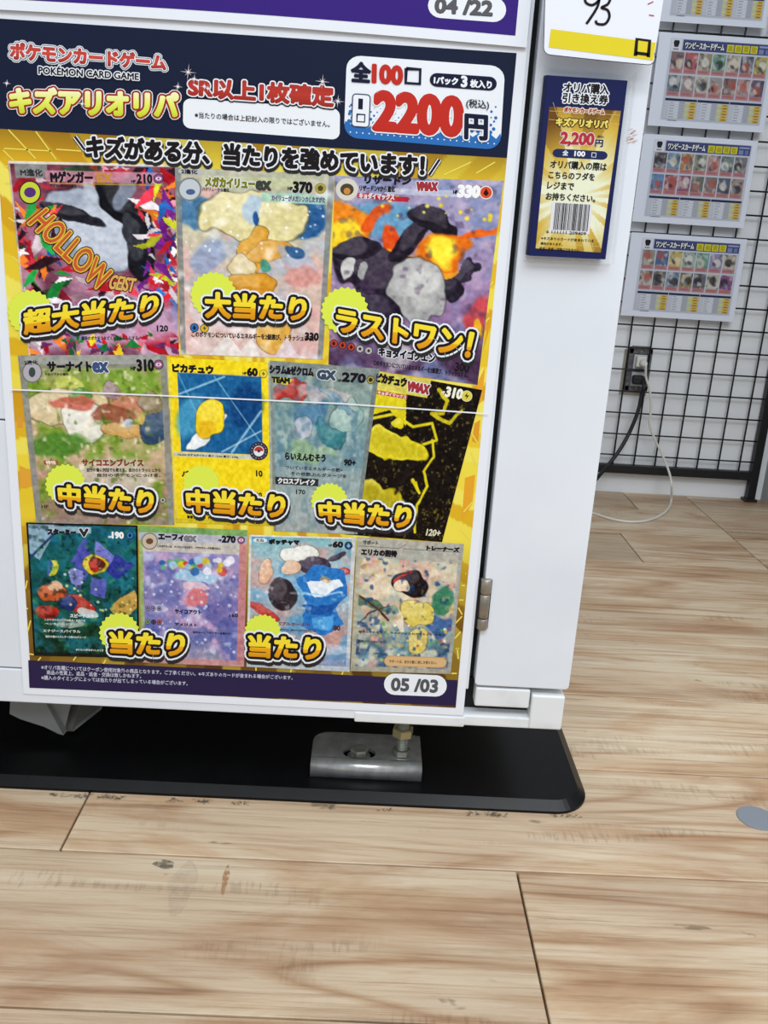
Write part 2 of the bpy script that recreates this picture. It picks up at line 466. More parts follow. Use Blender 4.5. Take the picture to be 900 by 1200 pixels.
c2 = mix(ringmask.outputs[0], c1.outputs[2], c1.outputs[2]); cr = mix(0.8, c1.outputs[2], rings.outputs[0], 'MULTIPLY'); L(wood, cr.outputs[2], c2.inputs[7])
# short cross-cut saw marks in places
sawmask = rmp(nz(5.0, (0.7, 3.4, 1), 2).outputs[0], [(0.60, 0.0), (0.67, 1.0)])
saw = rmp(nz(26.0, (9.0, 1.3, 1), 2, 0.2).outputs[0], [(0.40, 0.72), (0.50, 1.0)])
white = rmp(nz(1.0, (1, 1, 1), 0).outputs[0], [(0.0, 1.0), (1.0, 1.0)])
sm = mix(sawmask.outputs[0], white.outputs[0], saw.outputs[0])
fine = rmp(nz(9.0, (1.2, 55, 2), 6, 0.2, 0.8).outputs[0], [(0.33, 0.70), (0.42, 1.0), (1.0, 1.0)])
c2b = mix(0.8, c2.outputs[2], fine.outputs[0], 'MULTIPLY'); c2 = c2b
c3 = mix(0.7, c2.outputs[2], sm.outputs[2], 'MULTIPLY')
# dark knots and flecks
kn = rmp(nz(22.0, (1, 2.3, 1), 3, 0.3).outputs[0], [(0.235, 0.42), (0.285, 1.0)])
c4 = mix(0.8, c3.outputs[2], kn.outputs[0], 'MULTIPLY')
tone = N(wood, 'ShaderNodeHueSaturation'); rr = N(wood, 'ShaderNodeMapRange'); L(wood, oi.outputs['Random'], rr.inputs[0])
rr.inputs[3].default_value = 0.90; rr.inputs[4].default_value = 1.06
tone.inputs['Saturation'].default_value = 0.90; L(wood, rr.outputs[0], tone.inputs['Value']); L(wood, c4.outputs[2], tone.inputs['Color']); L(wood, tone.outputs[0], b.inputs['Base Color'])
bp = N(wood, 'ShaderNodeBump'); bp.inputs['Strength'].default_value = 0.25; bp.inputs['Distance'].default_value = 0.0006
L(wood, grain.outputs[0], bp.inputs['Height']); L(wood, bp.outputs[0], b.inputs['Normal'])

# ------------------------------------------------------------------ setting
WALLY = 2.073
mb = MB(); mb.box(-1.6, 2.0, -1.2, WALLY + .1, -0.05, -0.009, mat('seam_dark', '#33281f', 0.9))  # dark brown base slab, visible through the plank gaps
floor = obj('floor', mb, origin=(0, 0, 0), kind='structure')
SEAM = 0.17522; S0 = 0.5300
row_ends = {0: [0.1623], 1: [-0.2628, 1.10], 2: [-0.78, 0.60 + .62], 3: [-0.35, 0.98], 4: [0.02, 1.30], 5: [-0.5, 1.12],
            6: [onZ(735, 635, 0)[0], 0.7674], 7: [-0.2, 0.7674], 8: [onZ(737, 585, 0)[0], 0.7674], -1: [0.75, -0.55], -2: [0.3], -3: [-.3, .9], -4: [.1], -5: [.6], -6: [0.]}
for k in range(-6, 9):
    y0 = S0 + SEAM * k; y1 = min(y0 + SEAM, WALLY)
    xs = sorted(row_ends.get(k, [0.2])); xs = [-1.6] + xs + [2.0]
    for xa, xb in zip(xs[:-1], xs[1:]):
        g = 0.0010
        mb = MB(); mb.box(xa + g, xb - g, y0 + g, y1 - g, -0.008, 0.0, wood, 0.0007, 1)
        obj('plank', mb, floor)
mb = MB(); mb.box(-1.6, 2.0, WALLY, WALLY + .1, -0.009, 2.7, WALL)
obj('wall_back', mb, kind='structure')
wx = onZ(887, 584, 0)[0]
mb = MB(); mb.box(wx + 0.004, wx + 0.12, 1.05, WALLY, 0, 2.7, WALL2)
obj('wall_right', mb, kind='structure')

# ------------------------------------------------------------------ the cabinet
YF = 0.780                                   # front of the door; the sheets hang on it
gl = [onY(625.3, 30, YF)[0], onY(616.7, 123, YF)[0], onY(587.6, 400, YF)[0], onY(577, 518, YF)[0]]
DX1 = float(np.mean(gl)); PX0 = DX1 + 0.0056; PX1 = 0.2085
DZ0 = 0.1085; PZ0 = onY(600, 806, YF)[2]
cab = thing('card_cabinet', 'white steel cabinet covered with posters, standing on black base plate', 'cabinet', (-0.25, 1.0, 0.0))
mb = MB(); mb.box(-0.80, PX1 - 0.001, 0.806, 1.42, 0.112, 1.75, PAINT, 0.003); obj('body', mb, cab)
# door of three sheets with grooves between
mb = MB()
z1 = onY(14, 783, YF)[2]; z2 = onY(0, 492, YF)[2]
mb.box(-0.80, DX1 - 0.004, YF, 0.802, DZ0, z1 - 0.0008, PAINT, 0.0012)
mb.box(-0.80, DX1 - 0.004, YF, 0.802, z1 + 0.0008, z2 - 0.0008, PAINT, 0.0008)
mb.box(-0.80, DX1 - 0.004, YF, 0.802, z2 + 0.0008, 1.75, PAINT, 0.0008)
mb.box(-0.80, DX1 - 0.006, YF + 0.003, 0.804, DZ0 + .004, 1.74, mat('groove_grey', '#77797f', 0.7))
door = obj('door', mb, cab)
mb = MB()                                    # folded edge strip along the door's right side
zt = onY(547, 808, YF)[2]
mb.box(DX1 - 0.0036, DX1 - 0.0002, YF + 0.001, 0.803, zt, 1.75, PAINT, 0.0007)
mb.box(DX1 - 0.0052, DX1 - 0.0034, YF + 0.0025, 0.803, zt, 1.75, PAINT2, 0.0003)
obj('edge_strip', mb, door)
mb = MB(); xl = onY(415, 845, YF)[0]
mb.box(xl, DX1 - 0.001, YF - 0.001, 0.80, DZ0 - 0.003, DZ0 + 0.008, PAINT2, 0.0015)
obj('bottom_lip', mb, door)
mb = MB(); mb.box(DX1 - 0.004, PX0 + 0.004, 0.796, 0.805, PZ0 + .002, 1.75, DARK); obj('gap_shade', mb, cab, label='black strip standing for the shade in the gap beside the door')  # near-black strip that paints the shade inside the door gap
mb = MB()
out = rrect([(PX0, 1.75), (PX1, 1.75), (PX1, PZ0), (PX0, PZ0)], 0.0001, 0.0001, 1)
out = [(PX0, 1.75), (PX1, 1.75)] + [(PX1 - 0.004 + 0.004 * math.cos(a), PZ0 + 0.004 - 0.004 * math.sin(a)) for a in np.linspace(0, PI / 2, 5)] + \
      [(PX0 + 0.004 - 0.004 * math.sin(a), PZ0 + 0.004 - 0.004 * math.cos(a)) for a in np.linspace(0, PI / 2, 5)]
mb.prism(out, 0.804, YF + 0.001, PAINT, to=lambda x, y, z: (x, z, y), bev=0.001)
obj('pillar', mb, cab)
def bx(q0, q1, Y):                           # X and Z span between two corner readings on the plane Y
    a = onY(*q0, Y); b_ = onY(*q1, Y); return min(a[0], b_[0]), max(a[0], b_[0]), min(a[2], b_[2]), max(a[2], b_[2])
x0, x1, za, zb = bx((558, 808), (620, 832), YF)
mb = MB(); mb.box(x0, x1, YF + 0.002, 0.83, za, zb + .001, PAINT2, 0.002, 3); obj('latch_block', mb, cab)
x0, x1, za, zb = bx((544, 836), (625, 851), YF)
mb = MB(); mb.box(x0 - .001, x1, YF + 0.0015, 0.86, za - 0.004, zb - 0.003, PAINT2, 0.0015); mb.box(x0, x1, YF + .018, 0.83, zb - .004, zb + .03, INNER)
obj('bottom_rail', mb, cab)
x0, x1, za, zb = bx((624, 814), (657, 856), YF)
mb = MB(); mb.box(x0, x1 + .0005, YF, 0.84, za, zb - .001, PAINT2, 0.0018, 3); obj('end_cap', mb, cab)
# hinge
hx, hy = onY(567.5, 708, YF)[0] , YF - 0.001
hz0, hz1 = onY(562, 737, YF)[2], onY(569, 678, YF)[2]
mb = MB(); dz = hz1 - hz0
for i0, i1, rr_ in ((0, .22, .0050), (.23, .70, .0047), (.71, 1, .0050)):
    a0, a1 = hz0 + dz * i0, hz0 + dz * i1
    mb.lathe([(rr_ * .8, a0), (rr_, a0 + .0008), (rr_, a1 - .0008), (rr_ * .8, a1)], HINGE, (hx, hy + 0.001, 0), 20)
mb.box(hx - 0.007, hx + 0.0055, YF + .0002, YF + 0.004, hz0 + .001, hz1 - .001, DARK)
obj('hinge', mb, cab, label='grey steel barrel hinge in the door gap')
# levelling foot
lx, ly = onZ(470.5, 893, 0.028)[0] , 0.850
lx = onY(470.5, 880, ly)[0]
mb = MB(); prof = []
z = 0.0288
while z < 0.1105: prof += [(0.0056, z), (0.0064, z + 0.0009)]; z += 0.0018
mb.lathe(prof, STEEL2, (lx, ly, 0), 16, smooth=False)
mb.lathe([(0.0095, .0285), (0.0095, .0345)], STEEL2, (lx, ly, 0), 6, smooth=False)
leg = obj('leg', mb, cab, label='threaded zinc levelling bolt under the door')
mb = MB(); zn = onY(475, 862, ly)[2]
mb.lathe([(0.0100, zn), (0.0115, zn + .001), (0.0115, zn + .009), (0.0100, zn + .010)], mat('brass_nut', '#b5ad84', 0.4, 0.6), (lx, ly, 0), 6, smooth=False, start=.3)
obj('nut', mb, leg, label='brass-coloured hex nut on the levelling bolt')

# base plate
def rounded_plate(x0, x1, y0, y1, r, n=10):
    o = []
    for cx, cy, a0 in ((x1 - r, y0 + r, -PI / 2), (x1 - r, y1 - r, 0), (x0 + r, y1 - r, PI / 2), (x0 + r, y0 + r, PI)):
        for i in range(n + 1):
            a = a0 + PI / 2 * i / n; o.append((cx + r * math.cos(a), cy + r * math.sin(a)))
    return o
pr = onZ(683, 925, 0)[0]
mb = MB(); bm = bmesh.new()
o0 = rounded_plate(-0.85, pr, 0.795, 1.50, 0.040); o1 = rounded_plate(-0.85 + .0095, pr - .0095, 0.795 + .0095, 1.50 - .0095, 0.031)
rings_ = [[(x, y, 0.0) for x, y in o0], [(x, y, 0.003) for x, y in o0], [(x, y, 0.0105) for x, y in o1]]
n = len(o0); vs = [p for r_ in rings_ for p in r_]
fs = [[k * n + i, k * n + (i + 1) % n, (k + 1) * n + (i + 1) % n, (k + 1) * n + i] for k in range(2) for i in range(n)] + [[2 * n + i for i in range(n)], [i for i in range(n)][::-1]]
mb.add(vs, fs, BLACKP); bm.free()
plate = obj('base_plate', mb); tag(plate, 'glossy black plate with sloping rounded edge under the white cabinet', 'plate')

# anchor bracket with slot and hex bolt
bz = 0.0105
br = thing('anchor_bracket', 'galvanised steel bracket bolted on the black plate around the foot', 'bracket', (0.015, 0.85, bz))
xA = onZ(364, 903, bz)[0]; xB = onZ(494, 921, bz)[0]; yA = onZ(430, 913, bz)[1]
top = 0.0275
mb = MB()
prof = [(0.0, bz), (0.0, top - 0.008)] + [(0.008 - 0.008 * math.cos(a), top - 0.008 + 0.008 * math.sin(a)) for a in np.linspace(0.2, PI / 2, 7)]
th = 0.004
# front flange and the rounded shoulder, extruded along X
inner = [(y + th if i < 3 else y, z - (0 if i < 2 else th * min(1, (i - 1) / 5))) for i, (y, z) in enumerate(prof)]
outl = [(y, z) for y, z in prof] + [(0.012, top), (0.012, top - th)] + [(p[0], p[1]) for p in inner[::-1]]
bm = bmesh.new(); nn = len(outl)
a_ = [bm.verts.new((xA, yA + y, z)) for y, z in outl]; b_ = [bm.verts.new((xB, yA + y, z)) for y, z in outl]
for i in range(nn): bm.faces.new((a_[i], a_[(i + 1) % nn], b_[(i + 1) % nn], b_[i]))
bm.faces.new(a_[::-1]); bm.faces.new(b_); bmesh.ops.recalc_face_normals(bm, faces=bm.faces)
mb.bm(bm, STEEL, True)
# top strap: outline with a round hole, built as a ring between hole and outline
hcx, hcy, hr = onZ(421, 884, top)[0], onZ(421, 882, top)[1], 0.0155
yB = yA + 0.062
nr = 48
def strap_pt(a):
    x0_, x1_, y0_, y1_ = xA, xB, yA + 0.0115, yB; dx, dy = math.cos(a), math.sin(a); t = 9
    if dx > 1e-6: t = min(t, (x1_ - hcx) / dx)
    if dx < -1e-6: t = min(t, (x0_ - hcx) / dx)
    if dy > 1e-6: t = min(t, (y1_ - hcy) / dy)
    if dy < -1e-6: t = min(t, (y0_ - hcy) / dy)
    x, y = hcx + dx * t, hcy + dy * t
    cr = 0.018                                        # rounded far left corner
    if x < x0_ + cr and y > y1_ - cr:
        v = Vector((x - x0_ - cr, y - y1_ + cr)); 
        if v.length > cr: v = v.normalized() * cr; x, y = x0_ + cr + v.x, y1_ - cr + v.y
    return x, y
angs = sorted(list(np.linspace(0, 2 * PI, nr, endpoint=False)) + [math.atan2(sy - hcy, sx - hcx) % (2 * PI) for sx in (xA, xB) for sy in (yA + .0115, yB)])
nr = len(angs); vs = []
for zz in (top, top - th):
    vs += [(*strap_pt(a), zz) for a in angs]
    vs += [(hcx + hr * 1.15 * math.cos(a), hcy + hr * .8 * math.sin(a), zz) for a in angs]
fs = []
for i in range(nr):
    j = (i + 1) % nr
    fs += [[i, j, nr + j, nr + i], [2 * nr + i, 3 * nr + i, 3 * nr + j, 2 * nr + j], [i, 2 * nr + i, 2 * nr + j, j], [nr + i, nr + j, 3 * nr + j, 3 * nr + i]]
mb.add(vs, fs, STEEL)
mb.box(xB - 0.030, xB - 0.002, yB - 0.006, yB + 0.010, bz, top - 0.004, STEEL, 0.003)
mb.box(xA + 0.004, xA + 0.010, yA + 0.012, yB - 0.01, bz, top - th, STEEL)
obj('bracket_body', mb, br)
mb = MB(); mb.lathe([(0.0001, bz), (0.019, bz), (0.019, bz + .0015)], mat('washer_dark', '#1b1c1c', 0.5, 0.5), (hcx, hcy, 0), 28)
mb.lathe([(0.0125, bz + .001), (0.0125, bz + .013), (0.0120, bz + .0135)], STEEL2, (hcx, hcy, 0), 28)
mb.lathe([(0.0100, bz + .0135), (0.0100, bz + .0215), (0.0088, bz + .0225)], STEEL2, (hcx, hcy, 0), 6, smooth=False, start=.25)
obj('bolt', mb, br, label='grey hex bolt head sunk in the slot')

# pale plastic duct hanging under the cabinet
PL = mat('milky_plastic', '#8d8f8e', 0.45)
def slab(mb, pts, thk, m):
    a = [Vector(p) for p in pts]; nrm = (a[1] - a[0]).cross(a[2] - a[0]).normalized() * thk
    v = [p for p in a] + [p + nrm for p in a]; n = len(a)
    mb.add(v, [list(range(n))[::-1], list(range(n, 2 * n))] + [[i, (i + 1) % n, n + (i + 1) % n, n + i] for i in range(n)], m)
mb = MB()
lo_ = [onY(*p) for p in ((12, 836, .878), (24, 842, .876), (52, 851, .872), (68, 859, .868), (75, 861, .868), (78, 857, .872), (77, 851, .88))]
up_ = [(x + (.012 if i == 6 else 0), y + .02, 0.112) for i, (x, y, z) in enumerate(lo_)]
slab(mb, lo_ + [(lo_[-1][0] + .02, .90, .112), (lo_[0][0], .90, .112)], 0.0015, PL)
obj('duct_flap', mb, cab, label='milky plastic flap hanging in the dark under the cabinet')
mb = MB()
a_, b_, c_ = onY(78, 857, .886), onY(85, 857, .885), onY(118, 831, .93)
slab(mb, [a_, b_, c_, (c_[0], .94, .112), (a_[0] - .03, .91, .112), onY(60, 845, .90)], 0.0015, mat('milky_plastic_dark', '#777773', .5))
slab(mb, [b_, c_, (c_[0] + .01, 1.02, .112), (b_[0] + .01, .98, .06)], 0.0015, PL)
obj('duct_box', mb, cab)

# grey felt disc on the floor, lint along the plate
dc = onZ(887, 959, 0.0)
dq = onZ(866, 957, 0)
rad = 0.0205
mb = MB(); mb.lathe([(rad, 0.0), (rad, 0.0006), (rad - .0005, 0.001)], mat('grey_sticker', '#80858d', 0.7), (dc[0], dc[1], 0), 40)
tag(obj('floor_sticker', mb), 'small round grey sticker stuck on the wooden floor', 'sticker')
mb = MB(); lint = mat('grey_lint', '#6f6a5f', 0.95); r_ = random.Random(4)
cl = [(68, 3), (97, 4), (122, 3), (137, 4), (205, 3), (237, 5), (282, 3), (385, 3), (450, 2), (555, 3), (575, 4), (585, 4), (652, 2), (670, 2)]
for px, nn_ in cl:
    for i in range(nn_ * 4):
        x, y, _ = onZ(px + r_.uniform(-8, 8), 928 + px * 0.045, 0); y -= r_.uniform(0.0005, 0.004) ; y = min(y, 0.793)
        if px > 600: y = 0.793 - r_.uniform(0, .003)
        p = [(x, y, 0.0006)]
        for j in range(3): p.append((p[-1][0] + r_.uniform(-.003, .003), min(p[-1][1] + r_.uniform(-.002, .002), .7935), r_.uniform(.0004, .003)))
        mb.tube(p, 0.00018, lint, 4)
o = obj('lint', mb, kind='stuff'); tag(o, 'grey dust fluff gathered along the front of the black plate', 'dust')
def smear(name, c0, c1, alpha):
    m = noise_col(mat(name, rough=0.6), c0, c1, 260); b = m.node_tree.nodes['Principled BSDF']
    g = N(m, 'ShaderNodeNewGeometry'); n = N(m, 'ShaderNodeTexNoise'); n.inputs['Scale'].default_value = 120; r = N(m, 'ShaderNodeMapRange')
    r.inputs[1].default_value = .35; r.inputs[2].default_value = .6; r.inputs[3].default_value = 0.05; r.inputs[4].default_value = alpha
    L(m, g.outputs['Position'], n.inputs['Vector']); L(m, n.outputs[0], r.inputs[0]); L(m, r.outputs[0], b.inputs['Alpha']); return m
def blot_on_floor(px, py, rx, ry, m, label):
    c = onZ(px, py, 0); mb = MB()
    pts = [(c[0] + (rx + rx * .2 * math.sin(3 * a + px)) * math.cos(a), c[1] + (ry + ry * .2 * math.cos(2 * a + py)) * math.sin(a)) for a in np.linspace(0, 2 * PI, 22, endpoint=False)]
    mb.add([(x, y, 0.0003) for x, y in pts], [list(range(22))], m); tag(obj('floor_stain', mb), label, 'stain')
blot_on_floor(193, 1013, 0.0095, 0.0062, smear('stain_dark', '#55503f', '#8a8370', .95), 'small dark grey-brown blot on the pale plank in front of the cabinet')
blot_on_floor(213, 1040, 0.0120, 0.030, smear('stain_grey', '#9a8a84', '#b3a496', .13), 'faint purplish grey smear beside the dark blot')
blot_on_floor(264, 1032, 0.0028, 0.020, smear('stain_rust', '#a8764f', '#b98a62', .75), 'short rust-brown streak across the plank grain')

#@@POSTER
# ------------------------------------------------------------------ prize poster
YP = YF - 0.0009
P = face_plane(YP)
PW = Plane(lambda x, z, k: (x, YP - k * EPS, z))      # the same sheet, in metres
RX0, RX1, RZ0, RZ1 = -0.3085, 0.1005, 0.1265, 0.7025
po = thing('prize_poster', 'large navy and gold card lottery poster with eleven printed cards, dated 05/03', 'poster', (-0.10, YP, 0.118))
mb = MB()
nx, nz_ = 24, 36                                       # the sheet, slightly wavy at its edges, with a fold across
vs = []; fs = []
for s_ in (0, 1):
    for j in range(nz_ + 1):
        for i in range(nx + 1):
            x = -0.3165 + (0.1085 + 0.3165) * i / nx; z = 0.1185 + (0.7115 - 0.1185) * j / nz_
            vs.append((x, YP + (0.0006 if s_ else 0.0), z))
n1 = (nx + 1) * (nz_ + 1)
for j in range(nz_):
    for i in range(nx):
        a = j * (nx + 1) + i; fs.append([a, a + 1, a + nx + 2, a + nx + 1]); fs.append([n1 + a, n1 + a + nx + 1, n1 + a + nx + 2, n1 + a + 1])
edge = [i for i in range(nx + 1)] + [j * (nx + 1) + nx for j in range(1, nz_ + 1)] + [nz_ * (nx + 1) + i for i in range(nx - 1, -1, -1)] + [j * (nx + 1) for j in range(nz_ - 1, 0, -1)]
for a, b_ in zip(edge, edge[1:] + edge[:1]): fs.append([a, n1 + a, n1 + b_, b_])
mb.add(vs, fs, PAPER); obj('paper', mb, po)

# gold burst background
h_, w_ = 260, 190
X, Z = np.meshgrid(np.linspace(RX0, RX1, w_), np.linspace(RZ1, RZ0, h_))
cx, cz = -0.10, 0.40
ang = np.arctan2(Z - cz, X - cx); rad_ = np.hypot(X - cx, (Z - cz))
rr_ = np.random.default_rng(3); raw = rr_.random(90); ai = ((ang + PI) / (2 * PI) * 90).astype(int) % 90
ray_v = raw[ai]
base = np.stack([np.interp(ray_v, [0, .3, .6, 1], [c_[i] for c_ in ([.80, .58, .11], [.89, .73, .15], [.92, .83, .24], [.95, .91, .45])]) for i in range(3)], -1)
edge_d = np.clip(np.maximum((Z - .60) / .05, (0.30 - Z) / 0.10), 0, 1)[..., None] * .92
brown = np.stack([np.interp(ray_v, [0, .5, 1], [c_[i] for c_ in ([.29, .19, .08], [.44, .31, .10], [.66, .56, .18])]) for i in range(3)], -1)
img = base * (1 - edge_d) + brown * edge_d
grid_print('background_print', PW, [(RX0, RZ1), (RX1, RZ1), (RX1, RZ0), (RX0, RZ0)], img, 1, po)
trim = lambda p: (min(max(p[0], 2.5 + .051 * (p[1] - 151)), 602.5 - .0926 * (p[1] - 63)), p[1])      # keep inside the printed area
mb = MB(); GL = ink('#ead75a')
for pts in ([(5, 174), (60, 177)], [(10, 152), (42, 186)], [(42, 154), (66, 187)], [(2, 176), (16, 188)], [(66, 175), (95, 177)],
            [(4, 195), (9, 195)], [(4, 215), (12, 215)], [(558, 203), (580, 190)], [(520, 205), (552, 190)], [(32, 766), (40, 767)],
            [(30, 740), (36, 727)], [(27, 713), (33, 713)], [(25, 690), (32, 680)], [(545, 672), (549, 672)], [(541, 686), (548, 686)], [(538, 703), (546, 703)], [(537, 712), (544, 720)],
            [(534, 730), (542, 722)], [(533, 748), (541, 740)], [(534, 760), (540, 760)], [(536, 760), (541, 772)], [(529, 789), (537, 789)], [(44, 775), (48, 770)], [(86, 774), (90, 768)], [(120, 780), (124, 773)],
            [(300, 788), (300, 782)], [(340, 789), (342, 783)], [(400, 792), (402, 787)], [(548, 500), (572, 520)], [(552, 530), (566, 545)], [(543, 600), (556, 588)], [(540, 620), (552, 632)],
            [(575, 300), (585, 292)], [(570, 340), (582, 330)], [(566, 380), (578, 372)], [(14, 300), (25, 310)], [(10, 255), (20, 262)]):
    stroke(mb, P, [trim(p) for p in pts], 1.6, 2, GL)
for pts, c_ in (([(575, 360), (582, 350), (579, 390), (566, 412)], '#e39a24'), ([(558, 452), (574, 430), (572, 470), (560, 475)], '#e7a52c'), ([(556, 496), (566, 492), (562, 520), (553, 517)], '#dd9a2a'),
                ([(545, 560), (563, 556), (560, 590), (541, 610)], '#e5a42a'), ([(15, 488), (26, 488), (27, 501), (16, 501)], '#de9a3a'), ([(20, 545), (36, 552), (38, 570), (22, 572)], '#e0a336')):
    poly(mb, P, [trim(p) for p in pts], 1.5, ink(c_))
obj('line_print', mb, po)

# navy header and footer bands
mb = MB()
zt_ = onY(300, 168, YP)[2]
poly(mb, PW, [(RX0, RZ1), (RX1, RZ1), (RX1, onY(593, 185, YP)[2]), (RX0, onY(2, 151, YP)[2])], 2, ink('#151d36')); obj('header_band', mb, po); mb = MB()
poly(mb, P, [(33.2, 773.5), (536.5, 797), (534, 827), (34.6, 805.8)], 2, ink('#2a2146'))
obj('footer_band', mb, po)
FT = ink('#c9cbdc')
mb = MB()
text(mb, P, '※オリパ各種についてはクーポン使用対象外の商品となります。ご了承ください。※キズありのカードが含まれる場合がございます。', [(48.6, 778.8), (343, 791.6), (343, 796.4), (48.6, 784.2)], [(FT, 0.08)], 3, 1)
text(mb, P, '商品の性質上、返品・返金・交換は致しかねます。', [(55, 785), (165.5, 789.6), (165.5, 794.6), (55, 790.2)], [(FT, 0.08)], 3, 1)
text(mb, P, '※購入のタイミングによっては当たりが出てしまっている場合がございます。', [(48.6, 791), (220, 798.2), (220, 803.2), (48.6, 796.3)], [(FT, 0.08)], 3, 1)
obj('footer_lettering', mb, po)
mb = MB(); poly(mb, P, rrect([(450.5, 788.5), (524, 791.5), (523, 816.5), (449.5, 813.5)], .17, .5), 3, W0); obj('date_pill', mb, po)
mb = MB(); text(mb, P, '05 /03', [(459.5, 794.5), (513, 797), (512, 811), (458.5, 808.5)], [(ink('#3a3a3e'), 0.9), (ink('#55555a'), 0.55)], 4); obj('date_lettering', mb, po)

# header lettering
DK = ink('#151a2c')
mb = MB(); text(mb, P, 'ポケモンカードゲーム', [(13, 50), (194, 65), (194, 82), (13, 69)], [(W0, 4.2), (DK, 3.2), (W0, 2.4), (REDL, 1.15)], 3); obj('brand_lettering', mb, po)
mb = MB(); text(mb, P, 'POKÉMON CARD GAME', [(46, 76.2), (163, 84.6), (163, 94), (46, 86.8)], [(W0, 1.5), (K0, 0.35)], 8); obj('brand_caption', mb, po)
mb = MB(); text(mb, P, 'キズアリオリパ', [(13, 103), (208, 109), (208, 137), (13, 131)], [(DK, 7.0), (W0, 5.2), (ink('#9a2a22'), 4.2), (LIME, 2.0)], 3)
obj('title_lettering', mb, po)
mb = MB()
poly(mb, P, rrect([(215, 115), (398.5, 127.5), (398, 164), (214.5, 150)], .05, .24), 3, W0)
text(mb, P, '※当たりの場合は上記封入の限りではございません。', [(228.5, 131), (386.5, 142), (386.5, 149.4), (228.5, 138.2)], [(K0, 0.12)], 4, 2)
obj('note_panel', mb, po)
mb = MB(); text(mb, P, 'SR以上1枚確定', [(222, 91), (390.5, 102), (390, 125), (221.5, 112.5)], [(DK, 4.6), (W0, 3.0), (DRED, 1.5)], 5); obj('guarantee_lettering', mb, po)
mb = MB()                                              # printed four-point sparkles
for x, y, r in ((221, 85, 10), (378, 96, 9), (396, 119, 8), (240, 102, 5), (9, 98, 5), (209, 102, 6), (97, 122, 5), (228, 93, 6), (244, 104, 4)):
    for a0, l in ((0.1, 1), (PI / 2 + .1, 1), (PI / 4, .55), (3 * PI / 4, .55)):
        dx, dy = math.cos(a0) * r * l, math.sin(a0) * r * l; nx_, ny_ = -math.sin(a0) * .5, math.cos(a0) * .5
        poly(mb, P, [(x - dx, y - dy), (x + nx_, y + ny_), (x + dx, y + dy), (x - nx_, y - ny_)], 11, ink('#e9dfe0'))
    poly(mb, P, disc((x, y), 1.2), 11.5, W0)
obj('sparkle_print', mb, po)

# price panel
pp = thing('x', '', '', (0, 0, 0)); bpy.data.objects.remove(pp)
mb = MB()
q = [(406.5, 64.5), (592, 78), (586, 176), (403, 161)]
poly(mb, P, rrect(q, .09, .16), 3, W0)
blue = ink('#2c6cb4')
lowq = rrect(q, .09, .16)
lo = [bil(q, u, .76 + .03 * math.sin(u * 40)) for u in np.linspace(0, 1, 30)]
rb = rrect(q, .09, .16, 5); bot = [p for i, p in enumerate(rb) if 6 <= i <= 17]
poly(mb, P, [bil(q, 0.995, .80)] + bot + [bil(q, 0.005, .80)] + [bil(q, u, .82 + (.05 if i % 2 else 0)) for i, u in enumerate(np.linspace(0.03, .97, 26))], 3.6, blue)
r_ = random.Random(2)
for j in range(5):
    for i in range(24):
        u = .03 + .94 * (i + .5 * (j % 2)) / 24; vv = .80 - j * .045
        side = abs(u - .5) * 2; s_ = 2.0 - j * .38 + (side - .55) * 1.5
        if s_ > .35 and u < .985 and vv > .35: poly(mb, P, disc(bil(q, u, vv), s_, n=10), 3.8 + .01 * j, blue)
for u, vv, s_ in ((.93, .55, 1.6), (.96, .62, 2), (.90, .63, 1.6), (.955, .49, 1.1), (.04, .60, 1.4), (.035, .68, 2)): poly(mb, P, disc(bil(q, u, vv), s_, n=10), 4, blue)
for i in range(24): poly(mb, P, disc(bil(q, .04 + .92 * i / 23, .93), .9, n=8), 4.2, W0)
obj('price_panel', mb, po)
RED = ink('#bf2d22'); NV = ink('#161a34')
mb = MB()
text(mb, P, '全', [(412.5, 73), (434, 74.5), (433.5, 96.5), (412, 95)], [(NV, 1.3)], 6)
text(mb, P, '100', [(437.5, 76.2), (471, 78.6), (470.6, 98.8), (437, 96.2)], [(RED, 1.7)], 6)
stroke(mb, P, [(476, 80.5), (492.5, 81.6), (492, 98.5), (475.4, 97.4), (476, 80)], 4.0, 6, NV)
obj('count_lettering', mb, po)
mb = MB()
poly(mb, P, rrect([(504, 85.2), (582.5, 90.6), (581.5, 107), (503, 101.2)], .11, .5), 5, NV)
text(mb, P, '1パック', [(509, 90), (536.5, 91.8), (536, 99.8), (508.5, 98)], [(W0, .55)], 6)
text(mb, P, '3', [(541, 89.5), (547, 90), (546.6, 102), (540.6, 101.6)], [(W0, .9)], 6)
text(mb, P, '枚入り', [(551.5, 93.6), (576, 95.4), (575.6, 104), (551, 102.2)], [(W0, .5)], 6)
obj('pack_pill', mb, po)
mb = MB()
poly(mb, P, rrect([(413.5, 110), (434, 111.5), (432.5, 149.5), (412, 148)], .2, .1), 5.4, W0); rb = rrect([(413.5, 110), (434, 111.5), (432.5, 149.5), (412, 148)], .2, .1); stroke(mb, P, rb + [rb[0]], 1.3, 6, ink('#3b4260'))
text(mb, P, '1', [(420.5, 116), (425, 116.4), (424.6, 128), (420.2, 127.6)], [(NV, .45)], 6)
stroke(mb, P, [(418.6, 134), (427.6, 134.6), (427.2, 143.2), (418.2, 142.6), (418.6, 133.4)], 1.8, 6, NV)
text(mb, P, '2200', [(441, 108.5), (541, 116), (539.5, 158.5), (439.5, 151)], [(W0, 5.2), (RED, 3.6)], 6, 4)
text(mb, P, '円', [(545.5, 134.5), (570.5, 136.5), (570, 164), (545, 162)], [(W0, 3.2), (NV, 1.5)], 8)
text(mb, P, '(税込)', [(546.5, 116), (573, 118), (572.6, 129.4), (546.2, 127.4)], [(ink('#2b2f45'), .2)], 6)
obj('price_lettering', mb, po)

